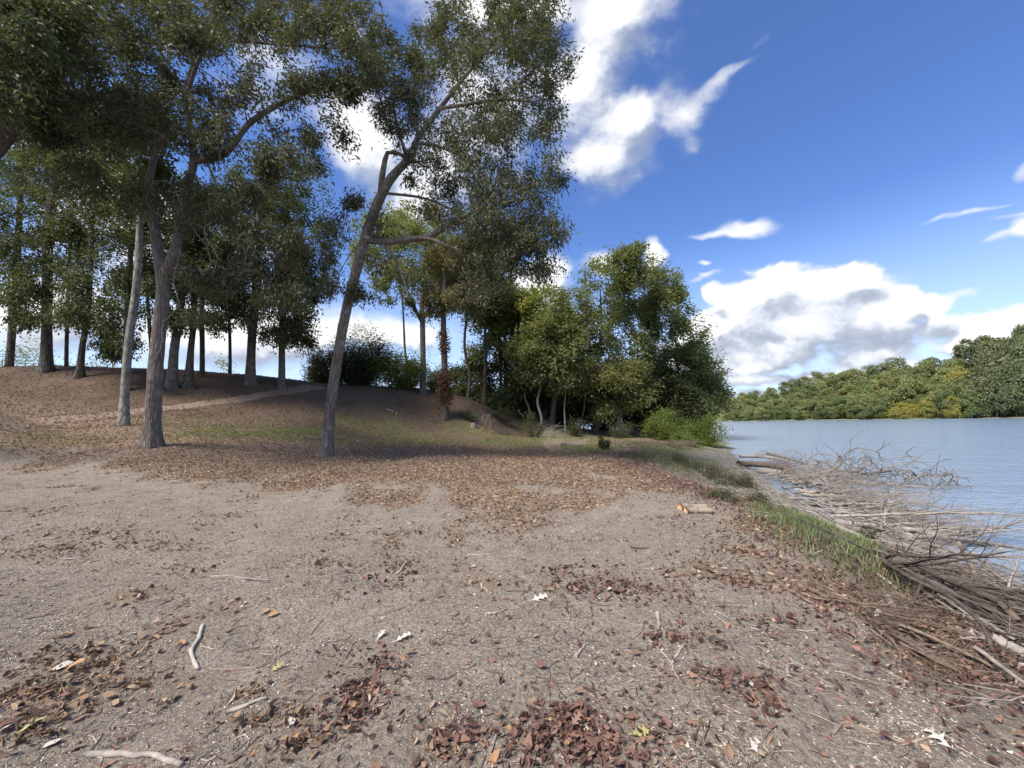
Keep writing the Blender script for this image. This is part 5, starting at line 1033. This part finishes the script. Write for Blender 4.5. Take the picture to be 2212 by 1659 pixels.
for (u, v, m_, s, k, az, lab) in [
    (1148, 1300, 'leaf_white', .15, 3, .3, 'bleached white pointed oak leaf beside the dark leaf heap, centre'), (852, 1390, 'leaf_white', .12, 3, .5, 'bleached white lobed leaf on bare dirt, left of the middle'),
    (815, 1386, 'leaf_white', .09, 1, 1.2, 'narrow white leaf just left of the white lobed one'), (818, 1338, 'leaf_white', .075, 1, .2, 'small pale leaf above the white lobed one'),
    (1300, 1600, 'leaf_white', .13, 3, 2.2, 'pinkish white lobed leaf on top of the big leaf heap at the bottom'), (1365, 1592, 'leaf_yellow', .10, 1, .2, 'pale yellow leaf at the right of the big leaf heap'),
    (577, 1336, 'leaf_tan', .09, 0, .4, 'bright orange brown leaf of a small cluster on bare dirt, left'), (590, 1330, 'leaf_tan', .08, 2, 2.2, 'orange brown leaf at the right of the small cluster'), (565, 1330, 'leaf_tan', .07, 4, 1.2, 'orange brown leaf at the left of the small cluster'),
    (1583, 1541, 'leaf_tan', .11, 3, .1, 'peach coloured maple like leaf on dirt, lower right'), (2068, 1630, 'leaf_white', .12, 3, 1.7, 'pale lobed leaf in the lower right corner'), (536, 1640, 'leaf_tan', .12, 1, .9, 'orange leaf at the bottom edge, left of the middle'),
    (584, 1454, 'leaf_yellow', .08, 3, .9, 'yellow green leaf among twigs, lower left'), (40, 1588, 'leaf_yellow', .10, 2, 1.0, 'long yellow leaf at the lower left corner'), (130, 1458, 'leaf_tan', .13, 0, .5, 'big tan leaf on the heap at the left edge'),
    (110, 1452, 'leaf_white', .10, 0, .7, 'pale pink leaf on the heap at the left edge'), (290, 1416, 'leaf_white', .09, 3, 1.3, 'pale leaf above the curved stick, left'), (1183, 1560, 'leaf_yellow', .09, 2, .1, 'curled yellow rimmed leaf at the upper left of the big leaf heap'),
    (140, 1210, 'leaf_white', .10, 1, .2, 'white leaf nearest in the far left litter patch'), (120, 1180, 'leaf_white', .10, 0, 1.2, 'white leaf at the back of the far left litter patch'), (1290, 1298, 'leaf_white', .07, 3, .7, 'small white leaf on the dark leaf heap, centre'),
    (1865, 1330, 'leaf_tan', .12, 3, .7, 'pale orange leaf against the brush on the bank, right'), (1890, 1335, 'leaf_white', .09, 1, .3, 'cream leaf beside the pale orange one on the bank'), (1620, 1625, 'leaf_white', .11, 3, .3, 'grey white spiky leaf at the bottom right of the middle')]:
    leaf_at(u, v, m_, s, k, lab, None, .012, az)
PATCH = [ # u, v, ru, rv, weight: leaf heaps near the camera
 (1215, 1500 + 60, 95, 40, 5), (1250, 1610, 150, 50, 7), (1270, 1268, 110, 30, 5), (1400, 1275, 90, 22, 3), (1200, 1235, 60, 12, 1.5), (785, 1500, 50, 30, 2), (745, 1560, 50, 30, 2), (850, 1430, 60, 25, 1.2), (90, 1500, 100, 45, 4), (200, 1430, 90, 25, 3),
 (60, 1570, 70, 40, 2), (860, 1225, 60, 18, 2), (840, 1265, 50, 18, 1), (330, 1175, 80, 14, 2), (100, 1190, 120, 22, 4), (210, 1150, 120, 14, 3), (1000, 1600, 40, 20, 1), (590, 1560, 70, 20, 1.2), (1560, 1470, 90, 22, 2), (1640, 1500, 80, 40, 2), (1500, 1380, 80, 25, 1.2), (1430, 1375, 50, 20, 1), (1950, 1300, 60, 16, 1),
 (1600, 1190, 60, 10, 1.5), (1050, 1150, 90, 10, 2.5), (900, 1155, 70, 10, 1.5), (1150, 1130, 90, 12, 2.5), (1260, 1170, 80, 10, 1.6), (660, 1610, 40, 20, .8), (530, 1500, 60, 14, .8), (1590, 1260, 50, 12, 1), (1660, 1340, 60, 14, 1), (700, 1215, 60, 12, 1), (420, 1235, 50, 14, 1), (1420, 1120, 60, 6, 1)]
w = np.array([p[4] for p in PATCH]); w = w / w.sum(); GLV = 'fallen leaves heaped on the bare dirt'; cnt = 0
near = [i for i, p in enumerate(PATCH) if p[1] > 1250]; wn = np.array([PATCH[i][4] for i in near]); wn = wn / wn.sum()
while cnt < 262:
    p = PATCH[near[rl.choice(len(near), p=wn)]]; hv = 1.4 if rl.uniform() < .4 else .6; u, v = p[0] + rl.normal() * p[2] * hv, p[1] + rl.normal() * p[3] * hv
    if v > 1665 or u < -10 or u > 2220: continue
    dk = p[0] > 700; m_ = ['litter_dark', 'litter', 'leaf_tan', 'leaf_white'][rl.choice(4, p=[.62, .30, .06, .02] if dk else [.22, .58, .16, .04])]
    leaf_at(u, v, m_, rl.uniform(.038, .078), None, 'dry curled brown leaf in a heap on the bare dirt', GLV, rl.uniform(.002, .03)); cnt += 1
# the rest of the litter: too many to count
def flat_leaves(rng, X, Y, size, lift, tint, long=.55, tilt=.45):
    n = len(X); az = rng.uniform(0, 6.283, n); d = unit(np.c_[np.cos(az), np.sin(az), rng.normal(size=n) * tilt]); N = rng.normal(size=(n, 3)) * [tilt, tilt, .2] + [0, 0, 1]
    return leaf_quads(np.c_[X, Y, zg(X, Y) + lift], d, N, size, size * long, tint, .2)
def mini_leaves(rng, X, Y, size, lift, tint, long=.5, six=True, tilt=.5):
    n = len(X); az = rng.uniform(0, 6.283, n); d = np.c_[np.cos(az), np.sin(az), rng.normal(size=n) * tilt * .6]; d = unit(d); N = rng.normal(size=(n, 3)) * [tilt, tilt, .2] + [0, 0, 1]
    side = unit(np.cross(d, N)); nn = np.cross(side, d); P = np.c_[X, Y, zg(X, Y) + lift]; L = size[:, None]; W_ = (size * long * rng.uniform(.6, 1.2, n))[:, None]; cu = rng.normal(size=(n, 1)) * .34
    V = np.stack([P - d * L * .5 + nn * L * cu * .6, P - d * L * .1 + side * W_ * .5 + nn * L * .12, P + d * L * .28 + side * W_ * .42 + nn * L * .10, P + d * L * .5 + nn * L * cu, P + d * L * .22 - side * W_ * .42 + nn * L * .10, P - d * L * .1 - side * W_ * .5 + nn * L * .12], 1).reshape(-1, 3)
    b = np.arange(n) * 6; F = np.concatenate([np.stack([b, b + 1, b + 2, b + 3], 1), np.stack([b, b + 3, b + 4, b + 5], 1)]); return V, F, np.repeat(tint, 6)
bagN = Bag(); bagD = Bag()
for i, p in enumerate(PATCH):
    c = hit(p[0], p[1]); n = int(115 * p[4]); Yr = abs(hit(p[0], p[1] - p[3])[1] - hit(p[0], p[1] + p[3])[1]) / 2; Xr = p[2] * K / F_PX * c[1]
    hv = np.where(rl.uniform(size=n) < .35, 1.5, .55); X = c[0] + rl.normal(size=n) * Xr * hv; Y = c[1] + rl.normal(size=n) * Yr * hv; cl = .5 + .5 * np.sin(X * 17 + i) * np.sin(Y * 13); k = rl.uniform(size=n) < .35 + .65 * cl; X, Y = X[k], Y[k]; n = len(X)
    V, F, T = mini_leaves(rl, X, Y, np.clip(rl.lognormal(-3.35, .38, n), .014, .085), rl.uniform(.003, .026, n), np.clip(rl.beta(1.0, 1.7, n), 0, 1), .36, tilt=.9); (bagD if p[0] > 700 and p[1] > 1180 else bagN).add(V, F, T)
# scatter over the whole flat by density
def scatter(dens, n, ymax, ymin=1.3, xr=1.5, power=1.0, rng=rl):
    outX, outY, tot = [], [], 0
    while tot < n:
        m = n * 3; Y = ymin + (ymax - ymin) * rng.uniform(size=m) ** power; X = rng.uniform(-xr, xr, m) * (Y + 1.0); k = rng.uniform(size=m) * 1.1 < dens(X, Y); outX.append(X[k]); outY.append(Y[k]); tot += k.sum()
        if k.sum() == 0: break
    return np.concatenate(outX)[:n], np.concatenate(outY)[:n]
X, Y = scatter(litter_density, 120000, 42, power=.85); s = rl.uniform(.035, .075, len(X)); tn = np.clip(rl.beta(1.1, 1.15, len(X)), 0, 1); tn = tn * np.where((zg(X, Y) > 1.9) & (Y > 19), .42, 1); k = Y < 9  # shade of the trees put into the tint of the knoll leaves
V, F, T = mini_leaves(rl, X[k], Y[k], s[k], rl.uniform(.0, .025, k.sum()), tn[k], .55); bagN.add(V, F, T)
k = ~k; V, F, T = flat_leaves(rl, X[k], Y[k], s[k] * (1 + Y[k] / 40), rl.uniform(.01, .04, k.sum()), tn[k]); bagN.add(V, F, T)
def thin(X, Y): return np.clip(.25 + .4 * wob(X, Y, 1.3, 5), .05, 1) * (X < np.interp(Y, SH_Y, ED_X) + .5)
X, Y = scatter(thin, 4200, 12, power=1.2); V, F, T = mini_leaves(rl, X, Y, np.clip(rl.lognormal(-3.75, .4, len(X)), .01, .06), rl.uniform(.0, .01, len(X)), np.clip(rl.beta(1.8, 2, len(X)), 0, 1)); bagD.add(V, F, T)
ex = lambda Y: np.interp(Y, SH_Y, ED_X)
def rim(X, Y): return np.exp(-((X - ex(Y) - .9) / .85) ** 2) * (Y < 24)
n = 17000; Y = 1.3 + 22 * rl.uniform(size=n) ** 1.3; X = ex(Y) + .9 + rl.normal(size=n) * .75; V, F, T = mini_leaves(rl, X, Y, rl.uniform(.025, .06, n), rl.uniform(0, .06, n), np.clip(rl.beta(1.5, 2.6, n), 0, 1), .45, tilt=.9); bagD.add(V, F, T)
n = 9000; Y = 2.5 + 6.5 * rl.uniform(size=n); X = ex(Y) + 1.3 + 2.2 * rl.uniform(size=n); kk = wob(X, Y, 1.4, 2) > .1; X, Y = X[kk], Y[kk]; n = len(X); V, F, T = mini_leaves(rl, X, Y, rl.uniform(.025, .06, n), rl.uniform(.0, .12, n), np.clip(rl.beta(1.5, 3, n), 0, 1), .5, tilt=.9); bagD.add(V, F, T)
tag(link('leaf_litter', bagN.mesh('leaf_litter', MAT['litter'], False)), 'dry brown fallen leaves carpeting the ground under the oaks', 'leaf litter', kind='stuff')
tag(link('leaf_litter', bagD.mesh('leaf_litter', MAT['litter_dark'], False)), 'dark reddish dead leaves along the bank rim and in heaps on the dirt', 'leaf litter', kind='stuff')
# crumbs of soil, wood chips, twigs
def clods(rng, X, Y, r, emb=.3):
    n = len(X); base = np.array([[1, 0, 0], [0, 1, 0], [-1, 0, 0], [0, -1, 0], [0, 0, 1.]]); V = base[None] * r[:, None, None] * rng.uniform(.5, 1.3, (n, 5, 3)) ; a = rng.uniform(0, 6.28, n); ca, sa = np.cos(a)[:, None], np.sin(a)[:, None]
    V = np.stack([V[..., 0] * ca - V[..., 1] * sa, V[..., 0] * sa + V[..., 1] * ca, V[..., 2] * .8], -1); V[..., 2] += -r[:, None] * .1; V += np.c_[X, Y, zg(X, Y)][:, None]
    b = (np.arange(n) * 5)[:, None]; F = (b[:, None] + np.array([[0, 1, 4], [1, 2, 4], [2, 3, 4], [3, 0, 4]])[None]).reshape(-1, 3); return V.reshape(-1, 3), F
def mat_plain(name, stops, sc=20):
    m, t = new_mat(name); a = t.n('ShaderNodeAttribute', attribute_name='tint').outputs['Fac']; n = t.noise(gpos(t), 90, 3); c = t.ramp(t.m('ADD', a, t.m('MULTIPLY', t.m('SUBTRACT', n, .5), .5)), stops); finish(t, c, .9, spec=.15); return m
MAT['clod'] = mat_plain('soil_crumb', [(0, (.055, .043, .035)), (.5, (.16, .13, .108)), (1, (.36, .31, .265))])
MAT['chip'] = mat_plain('wood_chip', [(0, (.26, .20, .14)), (.5, (.42, .36, .29)), (1, (.66, .60, .52))])
def everywhere(X, Y): return np.clip(.55 + .5 * wob(X, Y, .8, 6), .1, 1) * (X < ex(Y) + .3)
X, Y = scatter(everywhere, 46000, 10, power=1.5); b = Bag(); V, F = clods(rl, X, Y, rl.uniform(.0025, .009, len(X)) * (1 + .8 * (rl.uniform(size=len(X)) < .06))); b.add(V, F, np.repeat(rl.uniform(0, 1, len(X)), 5))
tag(link('soil_crumbs', b.mesh('soil_crumbs', MAT['clod'], False)), 'loose crumbs and clods on the bare trodden dirt', 'soil', kind='stuff')
X, Y = scatter(everywhere, 24000, 9, power=1.4); sz = rl.uniform(.006, .024, len(X)); tn = rl.beta(2, 2, len(X)); b = Bag(); V, F, T = mini_leaves(rl, X, Y, sz, rl.uniform(.001, .005, len(X)), tn, .3, tilt=.3); b.add(V, F, T)
for (u, v, ru, rv, n) in [(850, 1140, 45, 8, 1500), (830, 1165, 50, 8, 700), (985, 1112, 45, 5, 700), (905, 1125, 40, 4, 300), (1338, 1100, 22, 5, 900), (130, 1355, 80, 20, 300), (1960, 1490, 45, 22, 70), (2035, 1450, 45, 22, 60), (1975, 1560, 60, 22, 70), (1920, 1560, 45, 28, 50)]:
    c = hit(u, v); Yr = abs(hit(u, v - rv)[1] - hit(u, v + rv)[1]) / 2; X = c[0] + rl.normal(size=n) * ru * K / F_PX * c[1] * .6; Y = c[1] + rl.normal(size=n) * Yr * .7; V, F, T = mini_leaves(rl, X, Y, rl.uniform(.005, .02, n), rl.uniform(.002, .006, n), rl.uniform(.1, .8, n), .45, tilt=.3); b.add(V, F, T)
tag(link('wood_chips', b.mesh('wood_chips', MAT['chip'], False)), 'pale wood chips and sawdust specks strewn over the dirt', 'wood chips', kind='stuff')
def twigs(rng, X, Y, L, r):
    n = len(X); a = rng.uniform(0, 6.283, n); d = np.c_[np.cos(a), np.sin(a)] * (L / 2)[:, None]; m = rng.normal(size=(n, 2)) * (L * .08)[:, None]; pts = np.stack([np.c_[X, Y] - d, np.c_[X, Y] + m, np.c_[X, Y] + d], 1)
    z = zg(pts[..., 0], pts[..., 1]) + r[:, None] * .6 + np.abs(rng.normal(size=(n, 3))) * .004; C = np.concatenate([pts, z[..., None]], -1); pr = unit(np.c_[-d[:, 1], d[:, 0], d[:, 0] * 0])
    ring = [np.zeros(3)] ; V = np.stack([C + (pr * r[:, None])[:, None], C - (pr * r[:, None])[:, None], C + np.array([0, 0, 1.0]) * (r * 1.6)[:, None, None]], 2).reshape(n, 9, 3)
    b = (np.arange(n) * 9)[:, None, None]; q = np.array([[0, 3, 5, 2], [3, 6, 8, 5], [1, 2, 5, 4], [4, 5, 8, 7]]); return V.reshape(-1, 3), (b + q[None]).reshape(-1, 4)
X, Y = scatter(everywhere, 5200, 12, power=1.3); V, F = twigs(rl, X, Y, rl.uniform(.03, .13, len(X)), rl.uniform(.0012, .003, len(X))); b = Bag(); b.add(V, F, np.repeat(rl.beta(1.6, 1.8, len(X)), 9))
n = 5200; Y = 1.3 + 20 * rl.uniform(size=n) ** 1.4; X = ex(Y) + 2.2 + rl.normal(size=n) * 1.1; V, F = twigs(rl, X, Y, rl.uniform(.06, .3, n), rl.uniform(.002, .006, n)); V[:, 2] += np.repeat(np.abs(rl.normal(size=n)) * .04, 9); b.add(V, F, np.repeat(rl.beta(1.4, 2.4, n), 9))
MAT['twig'] = mat_plain('fine_twig', [(0, (.05, .036, .03)), (.5, (.17, .135, .11)), (1, (.40, .35, .30))])
tag(link('twig_litter', b.mesh('twig_litter', MAT['twig'], False)), 'fine broken twigs strewn over the dirt and thick along the bank', 'twigs', kind='stuff')
# the deep mat of small sticks at the water's edge
n = 6000; Y = 3.2 + 19 * rl.uniform(size=n) ** 1.2; sxx = np.interp(Y, SH_Y, SH_X); X = sxx - 1.1 + rl.normal(size=n) * .7; L_ = rl.uniform(.08, .5, n); V, F = twigs(rl, X, Y, L_, rl.uniform(.003, .009, n))
zz = np.maximum(V[:, 2], WATER_Z + .01) + np.repeat(np.abs(rl.normal(size=n)) * .10, 9); V[:, 2] = zz; b = Bag(); b.add(V, F, np.repeat(rl.beta(3.2, 1.7, n), 9))
MAT['silver_twig'] = mat_plain('silver_twig', [(0, (.04, .033, .027)), (.5, (.14, .122, .105)), (1, (.31, .285, .255))])
tag(link('driftwood_sticks', b.mesh('driftwood_sticks', MAT['silver_twig'], False)), 'mat of small grey sticks washed up along the waterline', 'driftwood', kind='stuff')
# grass
def blades(rng, X, Y, h, w_, tint, lean=.5, curve=True):
    n = len(X); a = rng.uniform(0, 6.283, n); d = np.c_[np.cos(a), np.sin(a)]; z = zg(X, Y) - .01; ln = (rng.uniform(.1, lean, n) * h)[:, None]; P = np.c_[X, Y, z]; s = np.c_[-d[:, 1], d[:, 0], z * 0] * (w_ / 2)[:, None]
    m = P + np.c_[d * ln * .35, h * .6]; t = P + np.c_[d * ln, h]; V = np.stack([P - s, P + s, m + s * .8, m - s * .8, t], 1).reshape(-1, 3); b = (np.arange(n) * 5)[:, None]
    return V, b + np.array([[0, 1, 2, 3]]), b + np.array([[3, 2, 4]]), np.repeat(tint, 5)
def add_bl(b, r):
    V, F4, F3, T = r; n0 = b.n; b.add(V, F4, T); b.F.append(F3 + n0)
b = Bag(); X, Y = scatter(grass_density, 75000, 46, ymin=12, power=.8, xr=1.3); add_bl(b, blades(rl, X, Y, rl.uniform(.05, .13, len(X)), rl.uniform(.012, .026, len(X)), rl.beta(2, 2, len(X)), .9))
tag(link('grass', b.mesh('grass', MAT['grass'], False)), 'thin short grass growing between the fallen leaves at the foot of the knoll', 'grass', kind='stuff')
b = Bag(); pts = []
for (u0, v0, u1, v1, wd, n) in [(1630, 1062, 1720, 1110, 14, 6500), (1720, 1110, 1840, 1180, 14, 7500), (1440, 988, 1560, 1020, 12, 7500), (1380, 970, 1460, 990, 8, 3500), (1540, 1010, 1640, 1060, 12, 5000)]:
    t = rl.uniform(size=60); hs = np.array([hit(u0 + (u1 - u0) * a, v0 + (v1 - v0) * a + rl.normal() * wd) for a in t]); k = rl.integers(0, 60, n); sc_ = .05 * hs[:, 1].mean(); pts.append(hs[k][:, :2] + rl.normal(size=(n, 2)) * [.24, .35 if hs[:, 1].mean() < 12 else .8])
P2 = np.vstack(pts); P2 = P2[zg(P2[:, 0], P2[:, 1]) > WATER_Z + .15]; n = len(P2); add_bl(b, blades(rl, P2[:, 0], P2[:, 1], rl.uniform(.04, .16, n), rl.uniform(.006, .014, n), rl.beta(2, 2, n), 1.0))
tag(link('bank_grass', b.mesh('bank_grass', MAT['grass_bank'], False)), 'strip of fresh green grass on the river bank above the driftwood', 'grass', kind='stuff')
# weeds on the bank: each clump a plant
def weed(u, v, h, spread, n, label, seed, m_='weed'):
    rr = np.random.default_rng(seed); c = hit(u, v); R2 = spread * K / F_PX * c[1]; H = h * K / F_PX * c[1]; b = Bag(); k = rr.normal(size=(n, 2)) * R2 * .45; X, Y = c[0] + k[:, 0], c[1] + k[:, 1]
    r_ = blades(rr, X, Y, H * rr.uniform(.35, 1.1, n), rr.uniform(.006, .014, n) * 1.3, rr.beta(2, 2, n), .7); V = r_[0] - c; add_bl(b, (V, *r_[1:]))
    src = V.reshape(n, 5, 3)[:, 2:].reshape(-1, 3); V2, F2, T2 = foliage(rr, src, n * 4, .05, .018, .03, .1); V2[:, 2] = np.maximum(V2[:, 2], .02); b.add(V2, F2, T2)
    o = link('weed', b.mesh('weed', MAT[m_], False)); o.location = tuple(c); tag(o, label, 'weed')
for i, a in enumerate([(1545, 1035, 46, 30, 220, 'tall dark weed clump standing on the bank where the driftwood starts'), (1575, 1050, 34, 34, 240, 'bushy weed clump between the tall one and the driftwood'), (1510, 1015, 22, 34, 200, 'low weed clump left of the tall one on the bank'),
        (1610, 1058, 34, 24, 300, 'weed clump right at the end of the driftwood logs'), (1470, 1000, 24, 24, 260, 'low weed clump at the bend of the bank'), (1640, 1090, 26, 20, 220, 'sparse weed clump at the top of the green strip'),
        (1880, 1180, 40, 9, 60, 'thin dead weed rising between the two driftwood heaps'), (1560, 1080, 22, 30, 260, 'dry weed clump on the bank rim above the firewood')]): weed(*a, 700 + i)
